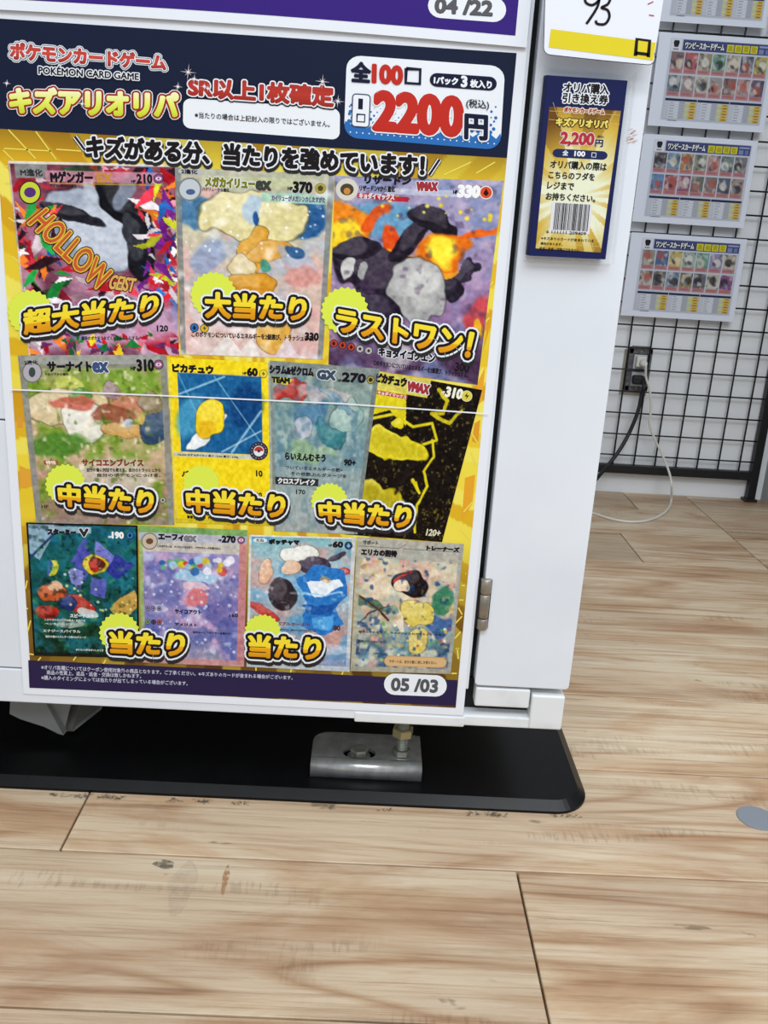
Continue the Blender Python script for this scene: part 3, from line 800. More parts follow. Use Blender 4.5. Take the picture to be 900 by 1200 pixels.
# headline
mb = MB(); SH = ink('#2c2a2c')
q = [(103, 159), (497, 182), (496, 206), (102, 184)]
text(mb, P, 'キズがある分、当たりを強めています！', q, [(SH, 4.4, (0.5, 3.2)), (W0, 3.3), (K0, 1.5)], 4)
for a_s in ([(88, 160), (100, 176)], [(515, 187), (503, 205)]):
    stroke(mb, P, a_s, 6.5, 4, SH); stroke(mb, P, a_s, 5, 4.6, W0); stroke(mb, P, a_s, 2.6, 5.4, K0)
obj('headline_lettering', mb, po)

#@@CARDS
# ------------------------------------------------------------------ the printed cards; pictures are plain colour compositions
GW = 150
def card(q, ops, seed, k, asp=1.38, warp=0.0):
    img = paint(GW, int(GW * asp), ops, seed, warp, asp)
    h, w = img.shape[:2]
    tex = fnoise(h, w, (34, 46), seed + 50) * .6 + fnoise(h, w, (62, 84), seed + 51) * .4
    img = np.clip((img - .5) * 1.14 + .49 + (tex[..., None] - .5) * .17, 0, 1) ** 1.08
    return grid_print('printed_card', P, q, img, k, po)
def lines(mb, q, items):
    """small card lettering: (text, u0, v0, u1, v1, colour, widening)"""
    for it in items:
        s_, u0, v0, u1, v1, c_, d = it[:7]
        text(mb, P, s_, [bil(q, u0, v0), bil(q, u1, v0), bil(q, u1, v1), bil(q, u0, v1)], ([(W0, d + .9)] if len(it) > 7 else []) + [(ink(c_), d)], it[8] if len(it) > 8 else 0, 2)
QC = {1: [(9.3, 188.5), (205, 193), (210, 416), (34, 417)], 2: [(205, 196), (392.5, 204.5), (378, 421), (212, 415)], 3: [(392.5, 206), (590, 212), (559.5, 451), (385, 427)],
      4: [(21, 416.5), (195, 415.5), (204.5, 615), (43, 613)], 5: [(196, 418.5), (317, 425), (320, 616), (206, 612)], 6: [(316, 422.5), (445, 432), (419, 626), (321, 622)],
      7: [(440, 434), (565, 457), (518, 635), (404, 626)], 8: [(31, 612), (161.5, 615.5), (163.5, 771), (40, 768)], 9: [(162.5, 615.8), (290, 621), (286, 781), (166, 776)],
      10: [(292, 626.4), (417, 629.8), (409.5, 787), (289, 781)], 11: [(418.5, 629), (543.5, 637.4), (528, 789.5), (410.5, 786)]}
reds = ['#c22b3a', '#a81f30', '#d8485a', '#e7a0b0', '#3a1f2a', '#e9d9dd', '#2f6db0', '#1f7a3c', '#e8883a']
A = {}
A[1] = [('bg', ['#8a5560', '#a77084', '#b58ba0', '#c3a3b8']), ('s', 170, reds, .055, (0, 0, 1, 1), 1.7), ('n', (5, 7), '#5a2438', .5, .75, .6),
        ('warp', .05), ('e', .47, .36, .36, .25, 38, '#9aa2b2', .1, 1), ('e', .55, .40, .26, .18, 38, '#c6cbd6', .5, .9), ('e', .68, .24, .26, .09, 52, '#1c1d24', .15, 1), ('e', .76, .44, .08, .24, -8, '#24252d', .2, 1),
        ('e', .36, .27, .22, .045, 22, '#1f1c26', .2, .9), ('e', .70, .15, .05, .14, 20, '#8f98a6', .3, .9), ('e', .5, .19, .04, .13, -24, '#b9bfca', .3, .9), ('warp', 0),
        ('s', 60, ['#c22b3a', '#d8485a', '#e8e0e4', '#c9cc3a', '#2f6db0', '#7a2f8a'], .045, (.78, .1, 1, .75), 1.9), ('s', 40, ['#d8485a', '#e8e0e4', '#2f9a50', '#e8883a', '#3a1f2a'], .05, (0, .25, .3, .75), 1.9),
        ('e', .62, .82, .45, .16, 0, '#c4a4bd', .6, .85), ('s', 26, ['#2f6db0', '#c22b3a', '#1f7a3c', '#7a3f6a', '#e5c23a'], .035, (.1, .88, 1, 1), 1.4),
        ('r', .04, .015, .23, .085, '#8e9290', .9), ('r', .22, .045, .92, .10, '#c795a4', .85), ('r', .24, .105, .93, .115, '#cfae4a', .8), ('r', 0, 0, 1, .012, '#d9d2c6', 1), ('r', 0, 0, .012, 1, '#cfc9bd', .8)]
A[2] = [('bg', ['#a9a99a', '#c9c7a8', '#cdbfb0', '#d2b9ad', '#d6c2bc']), ('n', (8, 10), '#b4bccb', .45, .7, .7), ('n', (9, 12), '#d9b0aa', .5, .75, .8), ('warp', .06),
        ('e', .12, .24, .14, .10, 0, '#4f7fa6', .4, .9), ('e', .86, .24, .13, .12, 0, '#34679a', .4, .95), ('e', .5, .25, .36, .16, 0, '#dcd2a0', .12, 1), ('e', .5, .22, .07, .10, 10, '#b9c9d4', .3, 1), ('e', .53, .26, .03, .05, 20, '#2f5f92', .3, 1),
        ('e', .50, .45, .10, .20, 12, '#d9a23e', .15, 1), ('e', .62, .42, .15, .07, -25, '#d7a34e', .2, 1), ('e', .44, .52, .11, .10, 60, '#d9c9a2', .2, 1), ('e', .5, .62, .16, .08, 0, '#d49c3c', .2, 1),
        ('e', .2, .46, .10, .12, 30, '#9aa6c0', .4, .85), ('e', .8, .47, .16, .07, 40, '#b5bccb', .4, .8), ('e', .78, .42, .08, .04, 40, '#34608c', .3, .9), ('e', .6, .52, .03, .07, -20, '#4f9a86', .2, .9), ('e', .84, .58, .12, .08, 0, '#cf9790', .4, .8),
        ('e', .25, .78, .2, .09, 20, '#e0d3d4', .4, .8), ('e', .66, .86, .13, .16, 15, '#dcae56', .2, .95), ('warp', 0), ('p', [(.2, 1), (.33, .88), (.42, .97), (.5, .9), (.56, 1)], '#e3dcd8', .9), ('p', [(.66, 1), (.74, .88), (.82, .98), (.9, 1)], '#dccfd4', .9),
        ('d', 40, ['#ffffff', '#e9f1f5'], .006, (.05, .15, .95, .45), .9), ('r', 0, 0, 1, .10, '#b9bca6', .75), ('r', .17, .035, .78, .09, '#c9cba0', .6), ('r', .55, .115, .985, .165, '#a9cdbb', .9),
        ('r', 0, 0, .035, 1, '#8b8e8c', .9), ('r', .965, 0, 1, 1, '#8b8e8c', .9), ('n', (10, 14), '#ffffff', .62, .85, .5)]
A[3] = [('bg', ['#a9a3bb', '#9c97b8', '#a88fb0', '#8a6f94', '#5a4460']), ('n', (7, 9), '#7f8fb4', .45, .7, .7), ('n', (12, 16), '#cbb9cc', .55, .8, .6), ('e', .3, .22, .24, .12, 0, '#5fa2c0', .7, .7), ('warp', .07),
        ('e', .08, .27, .14, .18, 0, '#e8922e', .3, 1), ('e', .08, .30, .09, .10, 0, '#f3d23c', .6, 1), ('e', .24, .22, .05, .12, 40, '#dd5f24', .3, .9), ('e', .36, .33, .07, .10, 20, '#d95a26', .3, 1), ('e', .42, .40, .10, .05, 20, '#e9a22c', .4, 1),
        ('e', .36, .52, .34, .18, 12, '#352a3c', .08, 1), ('e', .50, .30, .07, .22, 35, '#2e2634', .1, 1), ('e', .62, .22, .17, .07, 30, '#2b2430', .1, 1), ('e', .14, .40, .14, .08, -15, '#322a38', .1, 1), ('e', .30, .70, .16, .14, 0, '#30263a', .1, 1),
        ('e', .70, .36, .18, .11, -20, '#e07c22', .3, 1), ('e', .69, .35, .10, .08, -20, '#f6e14a', .7, 1), ('e', .88, .26, .11, .03, -20, '#df6f26', .3, 1), ('e', .72, .47, .10, .05, 10, '#e9a42e', .4, .9),
        ('e', .84, .46, .10, .05, -30, '#3a3342', .1, 1), ('e', .74, .54, .10, .08, 20, '#312a38', .1, 1), ('e', .56, .56, .19, .20, 12, '#a9a8a8', .10, 1), ('e', .60, .53, .10, .13, 12, '#cbcbc8', .7, .9), ('e', .10, .50, .03, .07, 8, '#c8c8c4', .3, 1), ('e', .20, .52, .03, .06, 8, '#a9a9a9', .3, 1),
        ('e', .93, .68, .08, .12, 10, '#cf4a4a', .5, .8), ('e', .94, .72, .03, .07, 10, '#edc33a', .4, .9), ('warp', 0), ('n', (20, 26), '#5c4a66', .62, .8, .5), ('e', .45, .90, .10, .10, 0, '#bdb9bd', .5, .8), ('e', .9, .9, .16, .1, 0, '#57405a', .6, .8),
        ('d', 20, ['#f0d43a', '#f5e97a'], .010, (.25, .06, .95, .2), .9), ('r', .30, .055, .75, .085, '#c3c6d6', .8), ('p', [(.14, .085), (.46, .10), (.44, .125), (.14, .11)], '#b4303e', .95)]
A[4] = [('bg', ['#9b9a92', '#a9b05a', '#c3b08c', '#c9b394', '#b58f80', '#9b8d84']), ('n', (9, 10), '#7d9a3c', .45, .7, .9), ('warp', .05), ('e', .74, .17, .2, .10, 0, '#8aa84c', .4, .9), ('e', .34, .18, .1, .07, 0, '#c8cc72', .4, .9),
        ('e', .3, .30, .30, .14, 0, '#d9c6a4', .2, .9), ('e', .40, .40, .15, .16, 8, '#e3e0d6', .2, .95), ('e', .40, .24, .09, .06, 0, '#6c9e58', .2, .9), ('e', .34, .28, .16, .05, 0, '#c96a5c', .3, .8), ('e', .72, .28, .11, .07, 0, '#c98a76', .3, .9),
        ('e', .62, .22, .07, .06, 0, '#a58a94', .2, .9), ('e', .60, .36, .15, .06, 0, '#9a5a48', .3, .8), ('e', .69, .45, .18, .05, 0, '#c9a266', .1, 1), ('e', .90, .42, .11, .13, 15, '#3d5472', .2, .95), ('e', .88, .29, .09, .06, 0, '#94866c', .2, .95),
        ('e', .70, .40, .03, .03, 0, '#b9c2cc', .2, 1), ('e', .79, .37, .03, .04, 0, '#c9b46a', .2, 1), ('e', .2, .53, .22, .08, 0, '#5c8a3c', .4, .9), ('e', .6, .70, .3, .12, 0, '#c9c2b4', .5, .8), ('e', .5, .9, .5, .08, 0, '#a08578', .5, .8), ('warp', 0),
        ('n', (26, 30), '#5f7a32', .66, .8, .6), ('n', (24, 30), '#f1e6cf', .68, .85, .6), ('r', 0, 0, 1, .055, '#a3a39f', .95), ('r', 0, 0, .045, 1, '#93938f', .9), ('r', .955, 0, 1, 1, '#93938f', .9), ('r', .12, .055, .97, .075, '#8c8c88', .7)]
A[5] = [('bg', ['#ecd531', '#ead22c']), ('r', .09, .09, .91, .57, '#2a6d9c', 1), ('e', .75, .28, .16, .2, 30, '#174a7c', .6, .8), ('e', .2, .35, .12, .2, 30, '#5aa3c2', .6, .8),
        ('l', [(.10, .22), (.55, .10)], .008, '#a9cfe0', .8), ('l', [(.45, .1), (.9, .5)], .006, '#8fc0d8', .7), ('l', [(.6, .56), (.9, .30)], .010, '#b9d6e4', .7), ('l', [(.5, .56), (.9, .42)], .006, '#dbe9ef', .7), ('l', [(.1, .1), (.35, .45)], .007, '#7db7d2', .6),
        ('warp', .04), ('e', .37, .44, .25, .06, -35, '#dfe4e6', .1, 1), ('e', .40, .36, .14, .17, 25, '#ecd232', .12, 1), ('e', .36, .42, .10, .07, 0, '#dfb52c', .4, .8), ('warp', 0),
        ('r', .0, .575, .90, .598, '#c3c5c0', .95), ('r', .0, .0, .02, 1, '#d9cf70', 1), ('r', .975, .0, 1, 1, '#a8b0a0', 1), ('r', 0, .975, 1, 1, '#c9b838', .8), ('r', .09, .085, .91, .092, '#b7b28c', 1)]
A[6] = [('bg', ['#8b948f', '#8fa5a0', '#7f9aa2', '#93a5a6', '#a5aaa9']), ('warp', .08), ('e', .16, .18, .2, .08, -25, '#b2403a', .12, .95), ('e', .52, .17, .26, .05, 8, '#c9b9be', .3, .7), ('e', .40, .30, .18, .14, -20, '#5b86a8', .3, .8), ('e', .6, .40, .18, .10, 30, '#3a7f86', .2, .75),
        ('e', .76, .30, .14, .14, 10, '#a5bdb6', .2, .85), ('e', .3, .40, .10, .12, 20, '#c3c2cc', .2, .85), ('e', .4, .52, .3, .06, 0, '#9fb98e', .4, .7), ('e', .15, .42, .12, .1, 0, '#6f8a8e', .3, .7), ('e', .62, .2, .2, .04, 30, '#6f93a8', .2, .7), ('warp', 0),
        ('n', (11, 14), '#5f8394', .55, .75, .6), ('n', (14, 18), '#c9d2cc', .60, .8, .5), ('r', 0, 0, 1, .07, '#8c9492', .9), ('p', [(0, .09), (.22, .10), (.16, .135), (0, .125)], '#d6c93a', 1),
        ('r', 0, .62, 1, 1, '#a7aeac', .45), ('r', .0, .68, .5, .725, '#2b2e2e', .9), ('r', .955, 0, 1, 1, '#7e8684', .9), ('r', 0, 0, .03, 1, '#8c9492', .9)]
Y7 = '#d9cb2e'
A[7] = [('bg', ['#231b17', '#241c18']), ('p', [(.0, .10), (.32, .10), (.38, .30), (.2, .22), (0, .28)], Y7, 1), ('l', [(0, .30), (.25, .24), (.45, .30), (.62, .26), (.70, .36), (.58, .40)], .012, Y7, 1), ('warp', .05), ('e', .28, .43, .36, .12, 6, Y7, .05, 1),
        ('e', .27, .43, .32, .095, 6, '#c9bb32', .3, .9), ('e', .20, .80, .42, .19, 12, '#c4b62e', .05, 1), ('e', .2, .80, .36, .15, 12, '#b3a62c', .4, .9), ('e', .30, .28, .06, .03, 0, Y7, .1, 1), ('warp', .02),
        ('l', [(.66, .36), (.70, .46), (.64, .56), (.72, .66), (.66, .78), (.70, .95)], .012, Y7, 1), ('l', [(.62, .04), (.72, .10), (.70, .18), (.60, .20), (.78, .24), (.86, .16)], .016, Y7, .9), ('l', [(.56, .62), (.66, .70), (.60, .64)], .012, Y7, 1),
        ('warp', 0), ('n', (40, 50), '#d9d06a', .70, .8, .35), ('d', 70, ['#8a7d2c', '#5a512a'], .006, (.75, .75, 1, 1), .9), ('r', .0, .0, .52, .11, '#d8cf6a', .95), ('r', .05, .115, .34, .14, '#b4404a', .9)]
A[8] = [('bg', ['#1f5f70', '#236a6c', '#1f5a58', '#23503c', '#1c3a2c']), ('n', (8, 10), '#2f86a0', .5, .75, .6), ('p', [(0, 0), (.3, 0), (.1, .28), (0, .22)], '#9fb4c6', .9), ('l', [(0, .28), (.32, .02)], .012, '#2f4f74', 1), ('warp', .03),
        ('p', [(.38, .28), (.52, .10), (.58, .24), (.5, .42)], '#5a5fae', 1), ('p', [(.62, .12), (.78, .22), (.72, .36), (.6, .3)], '#7f82c6', 1), ('p', [(.8, .2), (.97, .3), (.82, .42), (.7, .36)], '#3f4699', 1), ('p', [(.55, .38), (.72, .40), (.68, .56), (.56, .5)], '#6468b2', 1), ('p', [(.36, .34), (.5, .36), (.46, .5), (.38, .44)], '#8b8fc9', 1),
        ('e', .61, .30, .12, .10, 0, '#d8bf3a', .15, 1), ('e', .62, .30, .075, .075, 0, '#b4372e', .2, 1),
        ('e', .20, .52, .14, .10, -15, '#c9653a', .2, .95), ('e', .24, .47, .07, .05, 0, '#e0bfa2', .3, .9), ('e', .14, .67, .11, .07, 0, '#b5392e', .2, .95), ('e', .44, .60, .16, .08, 20, '#b43a30', .2, .95), ('e', .33, .60, .09, .08, 20, '#2a3d78', .2, .95), ('e', .52, .66, .09, .05, 20, '#cdd2d4', .3, .9),
        ('e', .22, .33, .05, .09, 15, '#d8c83a', .2, .95), ('e', .19, .33, .02, .08, 15, '#3a6ab0', .2, .9), ('p', [(.72, .62), (.97, .50), (1, .62), (.8, .74)], '#c9a45a', .95), ('e', .35, .75, .15, .04, 0, '#c9d2cc', .4, .7),
        ('warp', 0), ('d', 26, ['#e9e3a2', '#dfe8ea'], .010, (.3, .3, 1, .7), .8), ('n', (20, 24), '#4f9a5c', .66, .85, .5), ('n', (22, 30), '#0e2420', .62, .8, .5), ('r', 0, 0, 1, .012, '#1a1c1e', 1), ('r', 0, .0, .02, 1, '#1a1c1e', 1), ('r', 0, .975, 1, 1, '#2a2c2a', 1), ('r', .2, .02, .58, .07, '#aebfca', .8), ('r', .98, 0, 1, 1, '#1a1c1e', 1)]
A[9] = [('bg', ['#8fa6b8', '#a79ac0', '#8f8bb4', '#9a90b8', '#6f74a6', '#a5a0a8']), ('n', (7, 8), '#6c72ae', .45, .7, .8), ('n', (10, 13), '#c9a9c6', .5, .75, .8), ('n', (13, 18), '#cdd3e6', .58, .8, .7), ('warp', .06), ('e', .5, .35, .20, .06, 0, '#a9c9dd', .3, .95),
        ('e', .52, .43, .12, .05, 0, '#dcc2cc', .3, .9), ('e', .54, .51, .09, .09, 0, '#cf7f84', .4, .95), ('e', .2, .5, .2, .12, 0, '#6a71a8', .5, .6), ('e', .8, .62, .2, .14, 0, '#5b5f9c', .5, .6), ('warp', 0),
        ('d', 30, ['#c9504e', '#6fae7c', '#3f6fb0', '#d9c23a', '#e6e6ee', '#a6c8de'], .03, (.2, .22, .85, .32), .85), ('d', 70, ['#eef0f6', '#d9cfe4', '#c3cbe4'], .012, (.05, .3, .95, .9), .7), ('r', .0, 0, 1, .045, '#7fae58', .8), ('r', .0, .10, 1, .185, '#c9c3b4', .85), ('r', 0, .045, 1, .105, '#b9b9c2', .9),
        ('r', .93, .1, 1, 1, '#c98a86', .85), ('r', 0, .1, .035, 1, '#9fb470', .85), ('r', 0, .96, 1, 1, '#c28f8c', .85)]
A[10] = [('bg', ['#86b4b8', '#a9bfc8', '#8fb6d0', '#a9a9ac', '#b98f8c', '#a6aab8']), ('n', (6, 8), '#c9a39a', .5, .7, .8), ('n', (6, 8), '#5f9fc6', .55, .75, .8), ('warp', .04), ('e', .48, .13, .19, .09, -4, '#e0e0da', .1, 1), ('e', .62, .22, .14, .10, 0, '#4a3f52', .15, .95), ('e', .40, .24, .10, .08, 0, '#e3c0a4', .15, .95),
         ('e', .16, .28, .06, .14, 8, '#dfb79a', .15, .95), ('e', .32, .44, .13, .16, -15, '#3a3138', .15, .95), ('e', .16, .58, .18, .05, 30, '#bf4a44', .15, .95), ('e', .90, .26, .08, .04, -20, '#bd4640', .2, .9), ('e', .83, .15, .10, .03, -30, '#4b4150', .15, .9),
         ('p', [(.46, .34), (.62, .22), (.90, .26), (.96, .44), (.86, .54), (.94, .66), (.74, .74), (.50, .66), (.54, .5)], '#3a7fc0', 1), ('p', [(.54, .36), (.86, .32), (.90, .38), (.62, .46), (.58, .44)], '#dfe6ee', 1), ('l', [(.5, .44), (.9, .42)], .01, '#a9cfe6', .8), ('p', [(.5, .52), (.9, .50), (.8, .58), (.56, .58)], '#2c62a6', .95), ('p', [(.60, .60), (.84, .58), (.8, .7), (.62, .68)], '#5fa6d8', .9), ('e', .74, .33, .05, .03, 20, '#cfa05a', .4, .6), ('warp', 0),
         ('e', .7, .84, .3, .06, 0, '#c5c9d6', .4, .6), ('r', 0, 0, 1, .012, '#d9dcd8', 1), ('r', 0, 0, .025, 1, '#ccd0cc', 1), ('r', .965, 0, 1, 1, '#c3c8ca', 1), ('r', 0, .9, 1, 1, '#6f8fc0', .4), ('r', 0, .965, 1, 1, '#b9bec4', 1), ('n', (22, 28), '#ffffff', .68, .85, .35)]
A[11] = [('bg', ['#b4b2a8', '#cfc6b0', '#d3c3ac', '#b9a994', '#5f7a86', '#3f5f86']), ('n', (8, 10), '#8fb0b4', .5, .75, .7), ('n', (9, 12), '#d9a096', .55, .75, .7), ('n', (10, 13), '#e4dcc4', .5, .75, .7), ('warp', .08), ('e', .86, .44, .14, .12, 0, '#3f8266', .3, .9), ('e', .84, .62, .15, .12, 0, '#3a62a0', .4, .8), ('e', .18, .50, .18, .06, 30, '#4a6a5a', .3, .8), ('e', .55, .24, .16, .13, 20, '#cfa79a', .5, .6),
         ('warp', .05), ('e', .52, .33, .17, .13, 10, '#2c2226', .10, 1), ('e', .45, .36, .08, .07, 0, '#e2cdb6', .15, 1), ('e', .44, .28, .10, .02, -40, '#b4392e', .2, 1), ('e', .62, .54, .18, .13, 10, '#d6c46a', .12, 1), ('e', .64, .76, .10, .14, 5, '#d2c274', .15, 1), ('e', .46, .60, .03, .12, -20, '#e3d8c4', .15, .9),
         ('e', .36, .53, .07, .04, 0, '#7f9a8c', .3, .9), ('l', [(.0, .4), (.2, .52), (.34, .62)], .012, '#5a3a30', .9), ('l', [(.1, .62), (.32, .5)], .008, '#5a3a30', .9), ('warp', 0), ('d', 60, ['#eef0e0', '#5fae5c', '#c9504e', '#3f6fb0', '#d9c23a'], .012, (.05, .62, .95, .92), .8), ('n', (18, 22), '#2f4f7a', .66, .8, .7), ('n', (20, 24), '#c9b27a', .68, .85, .7),
         ('r', 0, 0, 1, .15, '#b1afa6', .92), ('r', 0, .15, .045, 1, '#b4b09c', .9), ('r', .965, 0, 1, 1, '#a5a5a0', .9), ('r', 0, .965, 1, 1, '#a9a596', 1), ('r', .97, .5, .99, .6, '#a5a5a0', .9)]
LV = {1: 2.2, 2: 2.4, 3: 2.3, 4: 3.0, 5: 3.4, 7: 2.9, 6: 3.6, 8: 3.6, 9: 3.8, 10: 3.7, 11: 3.9}
cards = {i: card(QC[i], A[i], 10 + i, LV[i], 1.28 if i in (1, 2, 3) else 1.38 if i != 4 else 1.18) for i in sorted(LV, key=lambda j: LV[j])}
T = {}
def card_text(i, items, extra=None):
    mb = MB()
    its = [tuple(list(it) + [None] * (7 - len(it))) if len(it) < 8 else it for it in items]
    base = LV[i] + .5
    for it in items:
        s_, u0, v0, u1, v1, c_, d = it[:7]; q = QC[i]
        lay = ([(W0, d + .8)] if len(it) > 7 and it[7] else []) + [(ink(c_), d)]
        text(mb, P, s_, [bil(q, u0, v0), bil(q, u1, v0), bil(q, u1, v1), bil(q, u0, v1)], lay, base, 2)
    if extra: extra(mb, QC[i], base)
    obj('card_lettering', mb, cards[i])
def sym(mb, q, k, u, v, r, c0, c1=None, shape=None, ring='#1d1a1a'):
    c_ = bil(q, u, v); poly(mb, P, disc(c_, r, n=18), k, ink(ring)); poly(mb, P, disc(c_, r * .85, n=18), k + .2, ink(c0))
    if shape == 'drop': poly(mb, P, [(c_[0], c_[1] - r * .6), (c_[0] + r * .42, c_[1] + r * .15), (c_[0], c_[1] + r * .55), (c_[0] - r * .42, c_[1] + r * .15)], k + .4, ink(c1))
    elif shape == 'bolt': poly(mb, P, [(c_[0] + r * .1, c_[1] - r * .6), (c_[0] + r * .05, c_[1] - r * .1), (c_[0] + r * .45, c_[1] - r * .15), (c_[0] - r * .15, c_[1] + r * .6), (c_[0], c_[1] + .05 * r), (c_[0] - r * .4, c_[1] + r * .1)], k + .4, ink(c1))
    elif shape == 'star': poly(mb, P, star(c_, r * .6, r * .25, 6), k + .4, ink(c1))
    elif shape == 'eye':
        poly(mb, P, disc(c_, r * .6, r * .38, 14), k + .4, ink(c1)); poly(mb, P, disc(c_, r * .22, n=10), k + .6, ink(c0))
    elif shape == 'blob': poly(mb, P, star(c_, r * .62, r * .42, 7, .4), k + .4, ink(c1))
K_ = '#17131a'
def ex1(mb, q, k):
    c_ = bil(q, .115, .16); poly(mb, P, disc(c_, 13, 14, 28), k, ink('#2a2230')); poly(mb, P, disc(c_, 11.6, 12.4, 28), k + .2, ink('#c9d23a')); poly(mb, P, disc(c_, 7, 6, 14), k + .4, ink('#57307a'))
    sym(mb, q, k, .90, .075, 6, '#8c4f86', '#e6cfe0', 'eye')
    # slanting attack title
    tq = [(52, 242), (162, 325), (157, 342), (38, 272)]
    text(mb, P, 'HOLLOW', [(55, 244), (132, 318), (118, 343), (33, 262)], [(ink('#4a1420'), 3.0), (ink('#d9b93a'), 1.8), (ink('#c8582e'), .2)], k + .8)
    text(mb, P, 'GEIST', [(132, 322), (160, 327), (156, 342), (127, 338)], [(ink('#4a1420'), 1.6), (ink('#dcae5a'), .6)], k + .8)
card_text(1, [('M進化', .07, .04, .2, .075, '#2a2c2c', .35), ('Mゲンガー', .25, .05, .50, .105, K_, .8), ('EX', .53, .055, .62, .10, '#c98a3a', .9), ('HP', .735, .085, .76, .10, K_, .2), ('210', .77, .055, .86, .10, K_, .6), ('ゲンガーEXから進化', .24, .115, .40, .13, K_, .1),
              ('120', .86, .845, .93, .875, K_, .4), ('相手のポケモンをどくとこんらんにする。', .36, .90, .74, .92, K_, .15)], ex1)
def ex2(mb, q, k):
    c_ = bil(q, .09, .115); poly(mb, P, disc(c_, 14, 14, 26), k, ink('#7b8184')); poly(mb, P, disc(c_, 12, 12, 26), k + .2, ink('#c3cad0')); poly(mb, P, disc((c_[0] + 1, c_[1] + 3), 5.5, 3.4, 14), k + .4, ink('#4a5f86'))
    poly(mb, P, rrect([bil(q, .02, .005), bil(q, .17, .005), bil(q, .17, .035), bil(q, .02, .035)], .2, .5), k, ink('#b9bcbc'))
    sym(mb, q, k, .915, .078, 6.5, '#b3a23c', '#4a4420', 'blob', '#8c8a70')
    for u in (.10, .17): sym(mb, q, k, u, .855 - (.0 if u < .15 else -.002), 5.2, '#2f6fb0' if u < .15 else '#d9b52c', '#16243a', 'drop' if u < .15 else 'bolt')
card_text(2, [('2進化', .04, .008, .14, .032, K_, .3), ('メガカイリュー', .19, .045, .50, .095, '#7c7a14', .9, True), ('ex', .51, .055, .60, .10, '#3c3f3a', 1.2), ('HP', .71, .078, .74, .095, K_, .3), ('370', .745, .05, .86, .105, K_, 1.0), ('ハクリューから進化', .17, .10, .34, .12, K_, .15),
              ('カイリューがメガシンカしたすがた', .61, .125, .95, .155, '#6a3f7a', .25), ('330', .87, .86, .96, .90, K_, .7), ('このポケモンについているエネルギーを2個選び、トラッシュする。', .08, .875, .93, .905, '#2a2220', .25)], ex2)
def ex3(mb, q, k):
    c_ = bil(q, .075, .07); poly(mb, P, disc(c_, 13, 13, 26), k, ink('#d6d2c2')); poly(mb, P, disc(c_, 8, 7, 14), k + .2, ink('#4a3f34')); poly(mb, P, disc((c_[0], c_[1] + 2), 4, 4, 12), k + .4, ink('#c98a3c'))
    sym(mb, q, k, .905, .06, 8, '#d84a26', '#2a0f0a', 'drop', '#e9e2da')
    for i in range(5): sym(mb, q, k, .03 + .058 * i, .885 + .004 * i, 4.8, ('#b5402c', '#b5402c', '#b5402c', '#b9b2b0', '#b9b2b0')[i], '#2a1210', 'drop' if i < 3 else 'star')
card_text(3, [('リザードン', .18, -.005, .45, .035, K_, .8), ('VMAX', .49, .02, .61, .06, '#a03038', 1.1, True), ('HP', .71, .055, .735, .072, K_, .3), ('330', .74, .03, .865, .085, '#f3f3f3', 1.4), ('リザードンVから進化', .15, .045, .36, .075, K_, .3), ('キョダイマックス', .15, .085, .36, .115, '#e8dada', .4),
              ('キョダイゴクエン', .33, .875, .70, .92, K_, .7, True), ('300', .84, .905, .93, .945, K_, .6), ('このポケモンについているエネルギーを2個選び、トラッシュする。', .30, .945, .93, .972, K_, .2)], ex3)
def ex4(mb, q, k):
    c_ = bil(q, .085, .10); poly(mb, P, disc(c_, 12, 12.5, 24), k, ink('#77736f')); poly(mb, P, disc(c_, 10.4, 11, 24), k + .2, ink('#b3acb4')); poly(mb, P, disc(c_, 4, 6, 10), k + .4, ink('#3a4a44'))
    sym(mb, q, k, .945, .058, 5.8, '#9a5a80', '#e6cfe0', 'eye'); poly(mb, P, [bil(q, .10, .625), bil(q, .20, .625), bil(q, .20, .65), bil(q, .10, .65)], k, ink('#b04a3a'))
    sym(mb, q, k, .925, .855, 3.5, '#b9b2b0', '#2a1210', 'star')
card_text(4, [('2進化', .04, .03, .13, .055, K_, .25), ('サーナイト', .195, .04, .49, .095, K_, .8), ('ex', .50, .045, .60, .10, '#3c4f7a', 1.1, True), ('HP', .755, .07, .79, .09, K_, .3), ('310', .80, .03, .91, .095, K_, .9), ('キルリアから進化', .17, .105, .33, .12, K_, .12),
              ('サイコエンブレイス', .37, .615, .80, .655, '#8a2f2c', .5), ('自分の番に何回でも使える。自分のトラッシュから', .40, .668, .92, .69, K_, .15), ('自分のポケモンにつける。', .47, .70, .92, .72, K_, .15), ('特性', .115, .627, .185, .648, '#f0e6dc', .2), ('HP', .05, .89, .10, .91, K_, .1)], ex4)
def ex5(mb, q, k):
    sym(mb, q, k, .93, .07, 5, '#e9d53a', '#2a2410', 'bolt', '#8a7a2a')
    c_ = bil(q, .87, .545); poly(mb, P, disc(c_, 11, 11, 24), k, ink('#24324e')); poly(mb, P, disc(c_, 6.2, 6.2, 20), k + .2, ink('#e6e6e8'))
    poly(mb, P, [(c_[0] + 5.4 * math.cos(a), c_[1] + 5.4 * math.sin(a)) for a in np.linspace(PI, 2 * PI, 12)], k + .4, ink('#b5342c')); poly(mb, P, disc(c_, 1.7, n=10), k + .6, ink('#24324e'))
    for i in range(16): a = 2 * PI * i / 16; poly(mb, P, disc((c_[0] + 8.6 * math.cos(a), c_[1] + 8.6 * math.sin(a)), .8, n=6), k + .4, ink('#b9a05a' if i % 2 else '#b5504a'))
